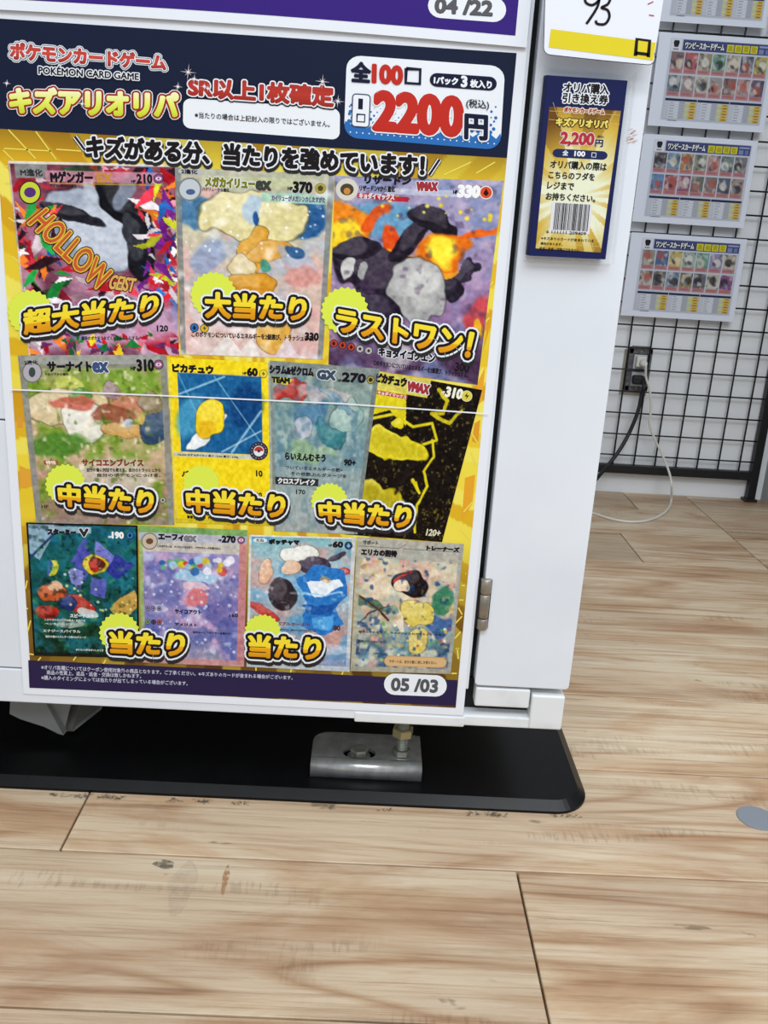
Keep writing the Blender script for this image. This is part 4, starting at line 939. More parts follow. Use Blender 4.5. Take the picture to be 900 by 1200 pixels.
card_text(5, [('ピカチュウ', .05, .04, .44, .085, K_, .8), ('HP', .73, .065, .765, .082, K_, .2), ('60', .775, .04, .87, .085, K_, .8), ('No.025 ねずみポケモン 高さ：0.4m 重さ：6.0kg', .06, .58, .66, .596, '#2c2c2c', .1),
              ('パチパチ', .09, .685, .38, .72, K_, .5), ('10', .84, .665, .90, .70, K_, .4), ('20', .83, .80, .89, .83, K_, .4), ('弱点 　抵抗力 　にげる', .12, .955, .80, .972, K_, .2)], ex5)
def ex6(mb, q, k): sym(mb, q, k, .93, .07, 4.8, '#a89a4a', '#2a2618', 'blob', '#3a3a30')
card_text(6, [('シラム&ゼクロム', -.0, .025, .40, .072, K_, .7), ('GX', .44, .035, .60, .085, '#3a4a5c', 1.2, True), ('HP', .63, .08, .66, .095, K_, .2), ('270', .67, .04, .88, .09, K_, .9), ('TEAM', .02, .095, .18, .125, K_, .7), ('らいえんむそう', .14, .535, .56, .575, K_, .5), ('90+', .76, .555, .88, .59, K_, .5),
              ('ついているエネルギーの数×', .14, .61, .75, .632, K_, .12), ('その枚数ぶんダメージを', .2, .645, .8, .667, K_, .12), ('クロスブレイク', .06, .685, .46, .718, '#e6e6e6', .4), ('170', .26, .75, .36, .775, K_, .2)], ex6)
def ex7(mb, q, k): sym(mb, q, k, .875, .055, 6.6, '#d9cb4a', '#2a2410', 'bolt', '#d9d6a0')
card_text(7, [('ピカチュウ', .02, .015, .30, .065, K_, .9), ('VMAX', .32, .03, .52, .085, '#a03038', 1.0, True), ('HP', .64, .05, .67, .07, '#e9e6cc', .2), ('310', .68, .02, .83, .08, '#efecd8', .9), ('キョダイマックス', .06, .117, .33, .137, '#ecd9d9', .25), ('120+', .82, .925, .96, .965, '#d8d3b8', .4)], ex7)
def ex8(mb, q, k): sym(mb, q, k, .93, .075, 4.6, '#2f76b0', '#0f1a2a', 'drop', '#1a1c20')
card_text(8, [('スターミー', .19, .045, .44, .085, K_, .7), ('V', .48, .04, .55, .09, '#2a2a2e', 1.1, True), ('HP', .735, .085, .765, .10, '#e6e9ea', .2), ('190', .77, .055, .87, .10, '#eef0f0', .7), ('スピードスター', .36, .68, .62, .705, '#e6e9ea', .25), ('このワザのダメージは弱点・抵抗力を', .12, .72, .50, .735, '#cdd5d2', .1), ('ベンチにもどす。', .12, .75, .40, .765, '#cdd5d2', .1),
              ('エナジースパイラル', .10, .80, .45, .82, '#d6dcd9', .15), ('相手の場のエネルギーの数×50ダメージ', .12, .845, .50, .862, '#cdd5d2', .1), ('ポケモンVがきぜつしたとき', .40, .94, .66, .955, '#d6dcd9', .1)], ex8)
def ex9(mb, q, k):
    c_ = bil(q, .10, .11); poly(mb, P, disc(c_, 9.6, 10, 24), k, ink('#77736f')); poly(mb, P, disc(c_, 8.4, 8.8, 24), k + .2, ink('#c8b9a4')); poly(mb, P, disc(c_, 4.4, 3.6, 10), k + .4, ink('#6a4a34'))
    sym(mb, q, k, .945, .075, 4.4, '#9a5a80', '#e6cfe0', 'eye')
    for i in range(3): sym(mb, q, k, .07 + .055 * i, .60, 3.0, '#8c86a0', '#3a3444', 'star'); sym(mb, q, k, .07 + .055 * i, .70, 3.0, ('#7a9a5a', '#4a3a54', '#b5504a')[i], '#3a3444', 'star')
card_text(9, [('エーフィ', .185, .055, .41, .095, K_, .7), ('ex', .42, .06, .53, .10, '#7a7a80', 1.0, True), ('HP', .735, .075, .765, .09, K_, .2), ('270', .77, .05, .89, .095, K_, .7), ('このポケモンは、ベンチにいるかぎり、ワザのダメージを受けない。', .17, .135, .76, .152, K_, .12), ('サイコアウト', .33, .60, .58, .63, K_, .3), ('160', .85, .615, .93, .64, K_, .2),
              ('アメジスト', .33, .70, .54, .72, K_, .25), ('相手のベンチポケモン全員から', .5, .755, .86, .77, K_, .1)], ex9)
def ex10(mb, q, k):
    poly(mb, P, rrect([bil(q, .04, .025), bil(q, .17, .025), bil(q, .17, .055), bil(q, .04, .055)], .25, .5), k, ink('#e3e6e6')); sym(mb, q, k, .935, .06, 4.8, '#2a4668', '#86b4d6', 'drop', '#1a2a40')
card_text(10, [('たね', .07, .03, .14, .05, K_, .2), ('ポッチャマ', .19, .03, .47, .065, K_, .7), ('HP', .75, .055, .78, .07, K_, .15), ('60', .79, .035, .88, .075, K_, .7), ('バブルホールド', .28, .65, .60, .675, '#7a3a34', .2), ('80', .83, .66, .89, .695, '#4a2a2c', .4), ('コインを1回投げオモテなら、相手のバトルポケモンをマヒにする。', .22, .70, .66, .715, '#4a3a3c', .1)], ex10)
def ex11(mb, q, k):
    poly(mb, P, rrect([bil(q, .33, .875), bil(q, .95, .875), bil(q, .95, .955), bil(q, .33, .955)], .09, .5), k, ink('#c9a06a')); poly(mb, P, rrect([bil(q, .34, .882), bil(q, .94, .882), bil(q, .94, .948), bil(q, .34, .948)], .09, .5), k + .2, ink('#d6b07c'))
    stroke(mb, P, [bil(q, .02, .065), bil(q, .40, .065), bil(q, .46, .03)], .8, k, ink('#7a7870')); stroke(mb, P, [bil(q, .44, .065), bil(q, .98, .065)], .8, k, ink('#7a7870'))
card_text(11, [('サポート', .06, .02, .20, .05, '#4a4844', .3), ('トレーナーズ', .66, .03, .96, .062, K_, .6), ('エリカの招待', .05, .085, .38, .13, K_, .6), ('サポートは、自分の番に1枚しか使えない。', .38, .905, .85, .93, '#3a2c20', .25), ('相手の手札を見て、その中からたねポケモンを1枚選び、', .06, .695, .92, .712, '#2c2c2c', .08), ('相手のベンチに出す。', .06, .765, .34, .782, '#2c2c2c', .08)], ex11)

# prize marks: jagged bursts and gold words
BUR = ink('#dcea4e')
def prize(word, q, c_, r, k=6.0):
    q = [(q[0][0] - 1, q[0][1] - 1.2), (q[1][0] + 1, q[1][1] - 1.2), (q[2][0] + 1, q[2][1] + 1.2), (q[3][0] - 1, q[3][1] + 1.2)]
    mb = MB(); poly(mb, P, star(c_, r * 1.05, r * .95, 22), k, BUR); obj('starburst', mb, po)
    mb = MB()
    text(mb, P, word, q, [(SH, 6.8, (0.8, 4.5)), (W0, 6.8), (K0, 4.7), (GOLD, 1.55)], k + .7)
    obj('prize_lettering', mb, po)
prize('超大当たり', [(29, 366), (186, 345), (182, 369), (31, 390)], (36, 366), 26)
prize('大当たり', [(242, 344), (359, 350), (355, 374), (243, 370)], (250, 345), 26)
prize('ラストワン！', [(396, 363), (554, 391), (548, 418), (397, 386)], (404, 364), 27)
prize('中当たり', [(70, 569), (180, 576), (176, 600), (72, 590)], (77, 567), 23)
prize('中当たり', [(220, 575), (334, 581), (330, 605), (222, 597)], (236, 566), 21)
prize('中当たり', [(375, 589), (482, 594), (477, 617), (377, 608)], (386, 587), 21)
prize('当たり', [(130, 741), (217, 743), (212, 767), (132, 763)], (140, 741), 23)
prize('当たり', [(293, 745), (376, 748), (372, 771), (294, 767)], (308, 741), 21)
# fold across the sheet, its highlight painted as a white line
mb = MB(); stroke(mb, P, [(13, 456), (200, 463.5), (400, 472.5), (572, 484.5)], 1.6, 12, W0); obj('fold_line', mb, po, label='white line painted as the highlight of the crease across the poster')

#@@UPPER
# ------------------------------------------------------------------ upper poster
YU = YF - 0.0035
P2 = face_plane(YU)
up = thing('upper_poster', 'purple poster dated 04/22 hanging above the navy poster', 'poster', (-0.10, YU, 0.72))
bl = onY(0, 11.8, YU); brr = onY(610, 55.2, YU)
sl = (brr[2] - bl[2]) / (brr[0] - bl[0])
zl = lambda x: bl[2] + sl * (x - bl[0]) + 0.0035 * math.sin(PI * (x + 0.32) / 0.43) * 0.6
mb = MB(); n_ = 16; xs = np.linspace(-0.325, 0.1075, n_)
vs = [(x, YU, zl(x)) for x in xs] + [(x, YU, 1.32) for x in xs] + [(x, YU + .0004, zl(x)) for x in xs] + [(x, YU + .0004, 1.32) for x in xs]
fs = []
for i in range(n_ - 1):
    fs += [[i, i + 1, n_ + i + 1, n_ + i], [2 * n_ + i, 3 * n_ + i, 3 * n_ + i + 1, 2 * n_ + i + 1], [i, 2 * n_ + i, 2 * n_ + i + 1, i + 1], [n_ + i, n_ + i + 1, 3 * n_ + i + 1, 3 * n_ + i]]
fs += [[0, n_, 3 * n_, 2 * n_], [n_ - 1, 3 * n_ - 1, 4 * n_ - 1, 2 * n_ - 1]]
mb.add(vs, fs, PAPER); obj('paper', mb, up)
mb = MB(); xs = np.linspace(-0.317, onY(603.5, 46, YU)[0], 12)
vs = [(x, YU - EPS, zl(x) + 0.0075) for x in xs] + [(x, YU - EPS, 1.312) for x in xs]
mb.add(vs, [[i, i + 1, 12 + i + 1, 12 + i] for i in range(11)], ink('#37207a')); obj('purple_print', mb, up)
mb = MB(); poly(mb, P2, rrect([(502, -8), (594, -2), (592, 27), (501, 20)], .16, .5), 2, W0); obj('date_pill', mb, up)
mb = MB(); text(mb, P2, '04 /22', [(511, -1.5), (577, 2), (576, 18.5), (510, 14.5)], [(ink('#3a3a3e'), 1.3), (ink('#5a5a5e'), .9)], 3); obj('date_lettering', mb, up)

# ------------------------------------------------------------------ number sign on the pillar
YS = YF - 0.016
PS = face_plane(YS)
sg = thing('number_sign', 'white card sign handwritten 93 above yellow band, on the cabinet pillar', 'sign', (0.16, YS, 0.70))
outl = [(640, -60), (785.5, -50), (767.5, 62)] + [(767.5 - 8 + 8 * math.cos(a), 68 + 8 * math.sin(a)) for a in np.linspace(.1, PI / 2, 6)] + [(702, 70.5)] + [(646 + 9 * math.cos(a), 56 + 8.5 * math.sin(a)) for a in np.linspace(PI / 2, PI, 6)]
def sheet_from(mb, pl, Y, pts, thk, m, edge=None):
    n = len(pts); f = [onY(p[0], p[1], Y) for p in pts]; b_ = [(x, Y + thk, z) for x, y, z in f]
    mb.add(f + b_, [list(range(n))[::-1], list(range(n, 2 * n))], m)
    mb.add(f + b_, [[i, (i + 1) % n, n + (i + 1) % n, n + i] for i in range(n)], edge or m)
mb = MB(); sheet_from(mb, PS, YS, outl, 0.0008, mat('sign_card', '#e8ebf4', 0.35), mat('sign_edge', '#2a2a2e', 0.5))
stroke(mb, PS, outl[2:] , 0.9, .6, ink('#2a2a2e')); stroke(mb, PS, [outl[0], outl[-1]], .9, .6, ink('#2a2a2e'))
obj('card', mb, sg)
mb = MB(); poly(mb, PS, [(645.5, 34), (768.5, 50), (765.5, 71), (643, 55.5)], 1, ink('#e0ce2c')); obj('yellow_band', mb, sg)
mb = MB(); stroke(mb, PS, [(744.5, 65.5), (746.3, 45.8), (761.3, 47.8), (759.6, 67)], 4.2, 2, K0); stroke(mb, PS, [(744.6, 62), (760, 64)], 3.8, 2, K0)
obj('counter_lettering', mb, sg)
mb = MB()
stroke(mb, PS, spline([(704, -2), (696, -14), (687, -10), (686, 2), (694, 6), (702, 0), (703, -6), (700, 8), (690, 24), (687, 28)]), 3.1, 2, K0)
stroke(mb, PS, spline([(702, -6), (710, -12), (716, -8), (713, 4), (705, 9), (712, 12), (714, 20), (709, 28), (700, 28), (698, 24)]), 3.1, 2, K0)
obj('handwriting', mb, sg)
mb = MB(); stroke(mb, PS, [(759, 5), (765.5, 2)], 1.2, 2, ink('#b8323c')); stroke(mb, PS, [(760.5, 17.6), (766.5, 18.6)], 1.2, 2, ink('#b8323c')); obj('red_marks', mb, sg)
mb = MB()                                     # the two pads that hold the sign off the pillar
for px, py in ((660, 20), (745, 30)):
    c_ = onY(px, py, YS + .001); mb.box(c_[0] - .008, c_[0] + .008, YS + .0009, YF + .0012, c_[2] - .006, c_[2] + .006, mat('foam_pad', '#c9ccd2', 0.8), 0.001)
obj('foam_pad', mb, sg)

# ------------------------------------------------------------------ ticket stack
YT = YF - 0.0085
PT = face_plane(YT)
tk = thing('ticket_stack', 'stack of blue and gold purchase tickets in a clear sleeve on the pillar', 'tickets', (0.145, YT, onY(665, 303, YT)[2]))
CLR = bpy.data.materials.new('clear_sleeve'); CLR.use_nodes = True
bb = CLR.node_tree.nodes['Principled BSDF']; bb.inputs['Base Color'].default_value = (.93, .95, .97, 1); bb.inputs['Roughness'].default_value = .12; bb.inputs['Alpha'].default_value = .22
TQ = [(641.5, 88), (735.5, 94.5), (709.5, 304), (619.5, 299.5)]
def quad_slab(mb, q, Y, thk, m, edge=None): sheet_from(mb, None, Y, q, thk, m, edge)
for i in range(6):
    mb = MB(); dx = (-1.2, -.5, -.9, -.2, -.6, 0)[i]; Yi = YT + 0.0076 - i * 0.00135 - .0008
    fr = onY(*TQ[0], YT)
    a3 = [onY(*p, YT) for p in TQ]; a3 = [(x + dx * .0014, Yi, z + (-dx) * .0004) for x, y, z in a3]
    b3 = [(x, Yi + .0011, z) for x, y, z in a3]
    mb.add(a3 + b3, [[3, 2, 1, 0], [4, 5, 6, 7], [0, 1, 5, 4], [1, 2, 6, 5], [2, 3, 7, 6], [3, 0, 4, 7]], ink('#2a2f52' if i != 3 else '#d9dce6'))
    obj('ticket', mb, tk)
YT2 = YT + 0.0076 - 5 * .00135 - .0008
PT = face_plane(YT2 - .0001)
S5 = lambda x, y: (610 + x / 5, 70 + y / 5)            # reading scale of the ticket
def tq(x0, y0, x1, y1, sl=.055, sk=-.11):              # box that follows the ticket's own slant
    return [S5(x0, y0), S5(x1, y0 + (x1 - x0) * sl), S5(x1 + (y1 - y0) * sk, y1 + (x1 - x0) * sl), S5(x0 + (y1 - y0) * sk, y1)]
cx_, cy_ = .5, .55
U_, V_ = np.meshgrid(np.linspace(0, 1, 60), np.linspace(0, 1, 130)); an = np.arctan2((V_ - .62) * 2.2, U_ - .5); ra = np.hypot(U_ - .5, (V_ - .62) * 2)
rv = np.random.default_rng(5).random(44)[(((an + PI) / (2 * PI)) * 44).astype(int) % 44]
lo_ = np.array([.42, .27, .10]); mid = np.array([.80, .66, .24]); hi_ = np.array([.90, .91, .80])
f1 = np.clip(1.35 - ra * 1.0 + (rv - .5) * .5, 0, 1)[..., None]
img = np.where(f1 < .5, lo_ * (1 - f1 * 2) + mid * f1 * 2, mid * (2 - f1 * 2) + hi_ * (f1 * 2 - 1))
mb = MB(); poly(mb, PT, TQ, .2, ink('#1b2150')); obj('ticket_print', mb, tk)
gq = [S5(168, 275), S5(588, 300), S5(470, 1130), S5(88, 1105)]
grid_print('gold_print', PT, gq, img, 1, tk)
mb = MB(); GB = ink('#e2d488')
for a_s, b_s in (((170, 300), (585, 325)), ((165, 350), (580, 378)), ((190, 250), (240, 400)), ((560, 300), (500, 400)), ((110, 1020), (470, 1045)), ((100, 1070), (465, 1095)), ((130, 1000), (100, 1100)), ((400, 1000), (430, 1120)), ((440, 950), (470, 1100))):
    stroke(mb, PT, [S5(*a_s), S5(*b_s)], .35, 1.4, GB)
obj('line_print', mb, tk)
mb = MB()
text(mb, PT, 'オリパ購入', tq(256, 132, 520, 190), [(W0, 1.7), (K0, .45)], 2)
text(mb, PT, '引き換え券', tq(250, 194, 514, 250), [(W0, 1.7), (K0, .45)], 2)
obj('title_lettering', mb, tk)
mb = MB()
text(mb, PT, 'ポケモンカードゲーム', tq(258, 277, 492, 308), [(ink('#e9d9c0'), 1.3), (ink('#a03a2c'), .35)], 2)
text(mb, PT, 'キズアリオリパ', tq(212, 340, 512, 385), [(ink('#4a3418'), 1.7), (ink('#e6d46a'), .6)], 2)
text(mb, PT, '2,200', tq(240, 424, 432, 500), [(W0, 1.6), (ink('#b0303a'), 1.0)], 2)
text(mb, PT, '円', tq(440, 468, 484, 508), [(W0, .8), (NV, .4)], 2)
text(mb, PT, '(税込)', tq(450, 443, 488, 458), [(NV, .05)], 2, 2)
obj('price_lettering', mb, tk)
mb = MB(); poly(mb, PT, rrect(tq(190, 520, 512, 570), .1, .5), 2, ink('#232a55'))
text(mb, PT, '全', tq(248, 530, 280, 560), [(W0, .2)], 3); text(mb, PT, '100', tq(318, 536, 378, 564), [(W0, .4)], 3)
stroke(mb, PT, [S5(418, 545), S5(442, 547), S5(440, 572), S5(416, 570), S5(418, 543)], .8, 3, W0)
obj('count_pill', mb, tk)
mb = MB()
for s_, x0, y0, x1, y1 in (('オリパ購入の際は', 178, 588, 506, 634), ('こちらのフダを', 168, 652, 436, 694), ('レジまで', 160, 714, 314, 756), ('お持ちください。', 152, 778, 440, 820)):
    text(mb, PT, s_, tq(x0, y0, x1, y1), [(K0, .3)], 2)
obj('notice_lettering', mb, tk)
mb = MB(); poly(mb, PT, tq(185, 835, 420, 1010, .055, -.10), 2, ink('#dcdde0'))
bqd = tq(206, 838, 412, 995, .055, -.10); r_ = random.Random(9); u = 0
while u < .99:
    w1 = r_.choice((.008, .008, .016, .024)); poly(mb, PT, [bil(bqd, u, 0), bil(bqd, min(u + w1, 1), 0), bil(bqd, min(u + w1, 1), 1), bil(bqd, u, 1)], 3, K0); u += w1 + r_.choice((.008, .012, .02))
text(mb, PT, '6 111111 209409', tq(152, 998, 384, 1015), [(K0, .1)], 3, 2)
obj('barcode', mb, tk)
mb = MB()
text(mb, PT, '※キズありのカードが含まれている', tq(122, 1036, 430, 1054), [(K0, .08)], 2, 1)
text(mb, PT, '場合があります。', tq(118, 1068, 245, 1084), [(K0, .08)], 2, 1)
text(mb, PT, '返品・返金・交換はできません。', tq(112, 1096, 350, 1114), [(K0, .08)], 2, 1)
obj('small_print', mb, tk)
mb = MB()                                              # clear sleeve: back leaf against the pillar and front lip
sl_q = [(636, 80), (742, 87.5), (716, 309), (613.5, 304.5)]
quad_slab(mb, sl_q, YF - .0004, .0004, CLR)
a3 = [onY(*p, YF) for p in sl_q]; d_ = .0004
for i in (1, 2, 3):
    p, q_ = a3[i], a3[(i + 1) % 4]
    mb.add([(p[0], YT2 - .002, p[2]), (q_[0], YT2 - .002, q_[2]), (q_[0], YF, q_[2]), (p[0], YF, p[2])], [[0, 1, 2, 3]], CLR)
obj('sleeve', mb, tk, label='clear plastic sleeve')
# orange scuff on the pillar's paint
mb = MB(); PF = face_plane(YF + 0.0008); r_ = random.Random(3)
for i in range(26):
    x = r_.uniform(733, 743); y = r_.uniform(152, 168); l = r_.uniform(2, 6)
    stroke(mb, PF, [(x, y), (min(x + l, 747), y - l * .35)], .5, 1, ink('#d8b9ae' if i % 3 else '#cf9f8c'))
obj('paint_scuff', mb, cab, label='faint orange scuff on the pillar paint')

# ------------------------------------------------------------------ mesh panel on the back wall
MY = 2.058
mp_ = thing('mesh_panel', 'black wire mesh panel standing against the white wall', 'mesh panel', (0.5, MY, 0.0))
gx0, gz0 = 0.7317, 0.3944
xr = onY(889, 552, MY)[0]; xbar0 = 0.25
zb0, zb1 = onY(790, 557.4, MY)[2], onY(790, 547.6, MY)[2]
def wire_mesh(name, ln, vertical):
    mb = MB(); mb.tube([(0, 0, 0), (0, 0, ln)] if vertical else [(0, 0, 0), (ln, 0, 0)], 0.0019, BWIRE, 6)
    me = bpy.data.meshes.new(name); me.from_pydata(mb.v, [], mb.f); me.materials.append(BWIRE)
    me.polygons.foreach_set('use_smooth', [len(f) == 4 for f in mb.f]); return me
mv = wire_mesh('wire', 1.60 - zb1, True); mh = wire_mesh('wire', xr - xbar0 - .008, False)
def wire(me, x, y, z):
    o = bpy.data.objects.new('wire', me); C.objects.link(o); o.parent = mp_; o.location = (x - .5, y - MY, z)
for i in range(-9, 4): wire(mv, gx0 + i * .05, MY + .0019, zb1 - .002)
for k in range(-24, 8):
    z = gz0 - k * (.0494 if k < 0 else .05)
    if z > zb1: wire(mh, xbar0 + .004, MY - .0019, z)
mb = MB(); mb.box(xbar0, xr, MY - .008, MY + .008, zb0, zb1, BWIRE, .0015); obj('bottom_bar', mb, mp_)
mb = MB(); mb.box(xr - .019, xr, MY - .0095, MY + .0095, 0.004, 1.62, BWIRE, .0015); mb.box(xr - .026, xr + .005, MY - .014, MY + .014, 0, .006, BWIRE, .002); obj('frame_post', mb, mp_)
mb = MB(); mb.box(xbar0, xbar0 + .019, MY - .0095, MY + .0095, 0.004, 1.62, BWIRE, .0015); mb.box(xbar0 - .004, xbar0 + .024, MY - .014, MY + .014, 0, .006, BWIRE, .002); obj('frame_post', mb, mp_)
mb = MB(); mb.box(xbar0, xr, MY - .008, MY + .008, 1.60, 1.62, BWIRE, .0015); obj('top_bar', mb, mp_)

# ------------------------------------------------------------------ outlet and cords
YO = WALLY
x0, x1 = onY(734, 432, YO)[0], onY(760.5, 434, YO)[0]; za, zb = onY(743, 457, YO)[2], onY(750, 408, YO)[2]
ol = thing('wall_outlet', 'bare grey double power outlet in the white wall behind the mesh', 'outlet', ((x0 + x1) / 2, YO, za))
GRY = noise_col(mat('outlet_frame_metal', rough=.6), '#4a4a4c', '#6c6c6e', 120)
mb = MB(); t_ = .0095
mb.box(x0, x1, YO - .006, YO, za, zb, mat('outlet_back', '#55565a', .6), .001)
for xa, xb, z0_, z1_ in ((x0, x0 + t_, za, zb), (x1 - t_, x1, za, zb), (x0, x1, zb - t_ * 1.3, zb), (x0, x1, za, za + t_ * 1.2)): mb.box(xa, xb, YO - .010, YO - .004, z0_, z1_, GRY, .001)
obj('mounting_frame', mb, ol)
for zc, nm in ((zb - .030, 0), (za + .027, 1)):
    mb = MB(); mb.box(x0 + .011, x1 - .011, YO - .012, YO - .004, zc - .0165, zc + .0165, mat('socket_plastic', '#b9bcc0', .5), .0015)
    for dx in (-.006, .006): mb.box((x0 + x1) / 2 + dx - .001, (x0 + x1) / 2 + dx + .001, YO - .0123, YO - .011, zc - .004, zc + .004, DARK)
    obj('socket', mb, ol)
for z in (zb - .006, za + .006): mb = MB(); mb.lathe([(.0001, -.0015), (.003, -.001), (.003, 0)], STEEL2, ((x0 + x1) / 2, YO - .010, z), 12, axis='y'); obj('screw', mb, ol)
mb = MB(); mb.box(x0 - .010, x0 - .002, YO - .0012, YO, za - .012, zb - .004, mat('beige_shade', '#b2aea2', .9)); mb.box(x0 + .006, x1 - .006, YO - .001, YO, zb + .0035, zb + .005, mat('grey_strip', '#6a6a6a', .9)); mb.box(x0 - .004, x1, YO - .0012, YO, za - .012, za - .001, mat('beige_strip', '#a19c92', .9), 0)  # left strip paints the beige shadow beside the outlet; the others are plain tone
obj('outlet_edge_strips', mb, ol, label='coloured strips round the outlet, the left one painted shade')
xm = (x0 + x1) / 2
WC = mat('white_cord_pvc', '#d9d8d2', .45); BC = mat('black_cord_rubber', '#101217', .5)
wc = thing('white_power_cord', 'white power cord looping from the upper socket down to the floor', 'cord', (xm, 2.03, 0.0))
zu = zb - .030
mb = MB(); mb.box(xm - .011, xm + .011, YO - .024, YO - .0122, zu - .010, zu + .014, WC, .002)
mb.lathe([(.009, 0), (.008, .010), (.0045, .018)], WC, (xm + .003, YO - .024, zu - .001), 14, axis='y'); 
for v_i, v in enumerate(mb.v):
    pass
mb.v = [(v[0], (2 * (YO - .024) - v[1]) if i >= len(mb.v) - 3 * 14 else v[1], v[2]) for i, v in enumerate(mb.v)]
obj('plug', mb, wc)
pts = [(xm + .003, YO - .026, zu), (xm + .004, YO - .044, zu - .003)] + [onY(*p) for p in ((757, 442, 2.035), (761.5, 458, 2.034), (763, 478, 2.034), (761.5, 498, 2.034), (768, 516, 2.034), (777, 535, 2.032), (784, 553, 2.02), (787, 568, 1.99))]
pts += [onZ(*p, .0026) for p in ((786.5, 587), (783, 596), (774, 604), (762, 609), (748, 611.3), (732, 611), (714, 607.5), (700, 603), (688, 599), (670, 590))]
pts += [(pts[-1][0] - .12, 1.66, .0026), (pts[-1][0] - .22, 1.56, .0026), (pts[-1][0] - .27, 1.47, .02), (pts[-1][0] - .28, 1.4205, .16)]
mb = MB(); mb.tube(spline(pts, 6), .0027, WC, 8); obj('cable', mb, wc)
bc = thing('black_power_cord', 'thick black power cord hanging from lower socket toward the cabinet', 'cord', (xm, 2.0, 0.0))
zl_ = za + .027
mb = MB(); mb.box(xm - .015, xm + .011, YO - .030, YO - .0122, zl_ - .010, zl_ + .010, BC, .004, 3); obj('plug', mb, bc)
pts = [(xm + .006, YO - .028, zl_ - .002), (xm + .008, YO - .042, zl_ - .012)] + [onY(*p) for p in ((752, 462, 2.035), (749, 477, 2.033), (744, 492, 2.03), (736, 510, 2.025), (725, 529, 2.01), (711, 547, 1.99), (699, 561, 1.96), (690, 571, 1.93), (672, 582, 1.88))]
pts += [(pts[-1][0] - .10, 1.78, .006), (pts[-1][0] - .22, 1.70, .0048), (pts[-1][0] - .30, 1.62, .0048), (pts[-1][0] - .34, 1.55, .0048), (pts[-1][0] - .37, 1.515, .02)]
mb = MB(); mb.tube(spline(pts, 6), .0046, BC, 8); obj('cable', mb, bc)

# ------------------------------------------------------------------ laminated price sheets on the mesh
LAM = mat('laminated_sheet', '#e2e7f5', .18, 0, .5, .3)
YL = MY - .0065
pal = [['#7a5a5c', '#b5484a', '#8c8468', '#4f8a6c', '#b9ac98', '#4a5062', '#b9a94a', '#4f6472', '#8a7a78', '#b9b49c', '#9a8e88', '#7a5450', '#b98a88', '#54405c'],
       ['#3a343c', '#5f8ca8', '#a8763c', '#7c8468', '#b98a88', '#6a8078', '#6c6c6e', '#4f7ab0', '#a84a52', '#8c3a5c', '#5a5c50', '#7a6460', '#3f4c5c', '#a08c80'],
       ['#86867a', '#34528a', '#cdb044', '#9ab0a0', '#5a9a8c', '#8c80b0', '#b0a890', '#9a8478', '#6c6a60', '#7c9ab8', '#8a7440', '#50525a', '#c3c0ac', '#7a3a78'],
       ['#7a5a5c', '#5f8ca8', '#a8763c', '#7c8468', '#b98a88', '#6a8078', '#6c6c6e'] * 2]
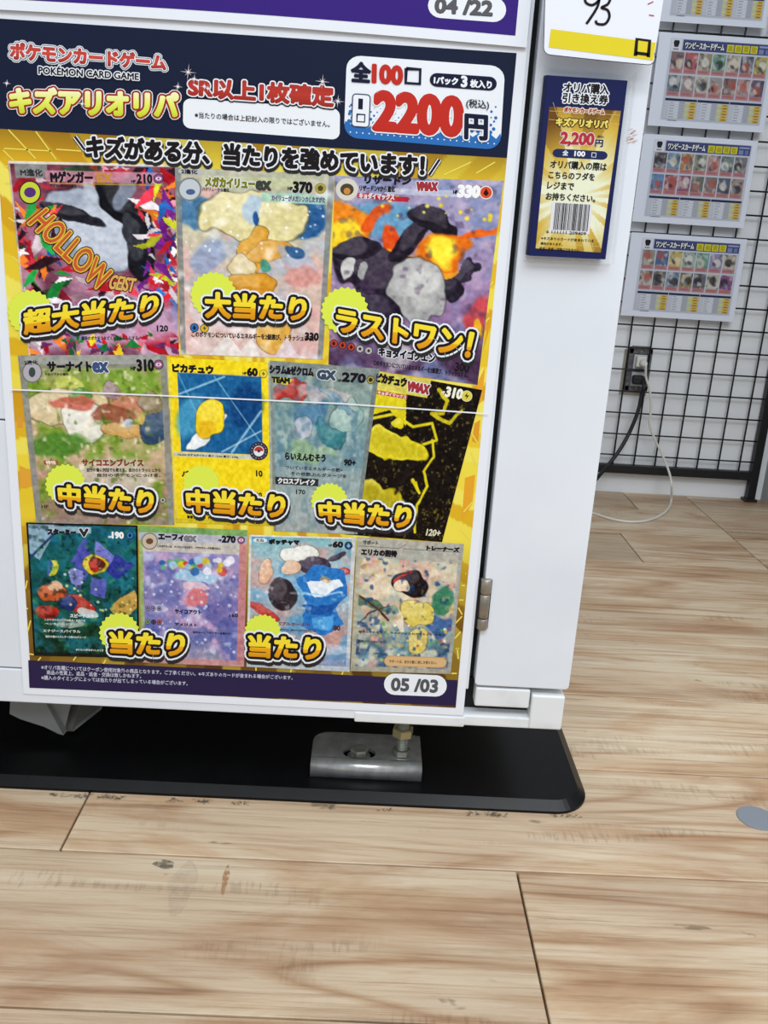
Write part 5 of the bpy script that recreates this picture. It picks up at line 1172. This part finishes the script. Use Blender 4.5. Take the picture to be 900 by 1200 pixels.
def price_sheet(corners, label, pi, seed):
    """corners tl, tr, br, bl as read; squared up on the panel's plane"""
    c3 = [onY(*p, YL) for p in corners]
    x0 = (c3[0][0] + c3[3][0]) / 2; x1 = (c3[1][0] + c3[2][0]) / 2; zt = (c3[0][2] + c3[1][2]) / 2; zb_ = (c3[2][2] + c3[3][2]) / 2
    s = thing('price_list', label, 'price list', ((x0 + x1) / 2, YL, zb_), 'laminated price lists on the mesh')
    mb = MB(); mb.box(x0, x1, YL, YL + .0008, zb_, zt, LAM, .0002, 1); obj('laminate', mb, s)
    # local frame: a, b = 0..1 from top left
    PL_ = Plane(lambda a, b_, k: (x0 + (x1 - x0) * a, YL - .00005 - k * .0002, zt - (zt - zb_) * b_))
    R = lambda a0, b0, a1, b1: [(a0, b0), (a1, b0), (a1, b1), (a0, b1)]
    mb = MB(); poly(mb, PL_, R(.10, .055, .955, .93), .3, ink('#c3c8d6')); obj('sheet_print', mb, s)
    mb = MB(); poly(mb, PL_, R(.205, .062, .945, .175), 1, ink('#454d80')); poly(mb, PL_, R(.845, .08, .935, .10), 2, ink('#9aa2c4')); poly(mb, PL_, R(.845, .115, .885, .165), 2, ink('#8089b4')); poly(mb, PL_, R(.90, .115, .93, .165), 2, ink('#7079a8'))
    text(mb, PL_, 'ワンピースカードゲーム', [(.225, .085), (.55, .085), (.55, .155), (.225, .155)], [(K0, .008), (W0, .0022)], 2, 2)
    obj('title_band', mb, s)
    mb = MB(); poly(mb, PL_, R(.105, .06, .195, .185), 1, ink('#d9dce4')); poly(mb, PL_, [(.13, .075), (.17, .075), (.175, .10), (.165, .145), (.135, .145), (.125, .10)], 2, ink('#23242c'))
    for i in range(3): poly(mb, PL_, R(.13 + i * .015, .16, .14 + i * .015, .175), 2, ink('#4a4a50'))
    obj('shop_logo', mb, s)
    for i, ch in enumerate('高価買取'):
        mb = MB(); a0 = .575 + i * .066; poly(mb, PL_, R(a0, .085, a0 + .058, .165), 2, ink('#d6cf3a'))
        text(mb, PL_, ch, R(a0 + .010, .095, a0 + .048, .155), [(ink('#b3a81c'), .002)], 3, 2); obj('yellow_tile', mb, s)
    r = random.Random(seed)
    mute = lambda c: '#%02x%02x%02x' % tuple(int(255 * (x * .72 + y * .28)) for x, y in zip(hexc(c), (.66, .64, .66)))
    for row in range(2):
        for i in range(7):
            a0 = .12 + i * .1175; b0 = .195 + row * .245; c_ = pal[pi][row * 7 + i]
            r1, r2 = r.random(), r.random()
            im = paint(16, 22, [('bg', [mute(c_), mute(c_)]), ('n', (4, 5), '#d9d4cc', .5, .7, .6), ('n', (4, 5), '#3a3640', .55, .8, .6), ('e', .3 + .4 * r1, .25 + .3 * r2, .3, .28, 90 * r1, ['#d9cdb4', '#e0dcd8', '#2f2c34', '#b5584c'][r.randint(0, 3)], .6, .75), ('e', .7 - .4 * r2, .55, .2, .12, 60 * r2, ['#3a3440', '#d9d2c4', '#7a8a9a'][r.randint(0, 2)], .5, .7),
                                ('r', 0, .78, 1, 1, '#b98488', .9), ('r', .1, .85, .8, .93, '#a35a60', .6)], seed * 20 + row * 7 + i)
            grid_print('card_picture', PL_, R(a0, b0, a0 + .108, b0 + .225), im, 1.5, s)
    mb = MB(); poly(mb, PL_, R(.115, .685, .945, .915), 1, ink('#b9bdc9'))
    for g in range(3):
        a0 = .12 + g * .276; poly(mb, PL_, R(a0, .69, a0 + .270, .715), 2, ink('#2c2f52'))
        for j in range(6):
            b0 = .722 + j * .031
            for (ua, ub, c_) in ((0, .025, '#c6cad6'), (.03, .12, '#d3d7e2'), (.125, .17, '#a9adb8'), (.175, .205, '#c3c4a0' if j % 2 else '#cdcf8c'), (.21, .265, '#d0a832' if j % 2 else '#d9bb4a')):
                poly(mb, PL_, R(a0 + ua, b0, a0 + ub, b0 + .027), 2, ink(c_))
            poly(mb, PL_, R(a0 + .04, b0 + .010, a0 + .04 + .05 * (.6 + .4 * r.random()), b0 + .016), 3, ink('#7c818e'))
            poly(mb, PL_, R(a0 + .222, b0 + .009, a0 + .255, b0 + .018), 3, ink('#8a6a2a'))
    poly(mb, PL_, R(.16, .925, .24, .932), 2, ink('#5a5c66'))
    obj('price_table', mb, s)
price_sheet([(780.5, -88), (913, -80), (900.5, 33.5), (776, 25)], 'laminated card price sheet cut off at the top of the photo', 3, 1)
price_sheet([(776, 37), (911, 47), (897.2, 155.6), (756.4, 147)], 'laminated card price sheet directly below the cut-off top one', 0, 2)
price_sheet([(755, 157), (886.6, 164.5), (873.6, 267.6), (740, 259.5)], 'laminated card price sheet third from the top, just above the lowest', 1, 3)
price_sheet([(740.5, 272), (874, 280.5), (861, 377), (727, 370)], 'lowest laminated card price sheet, nearest above the outlet', 2, 4)

bpy.data.objects.remove(_font_ob)
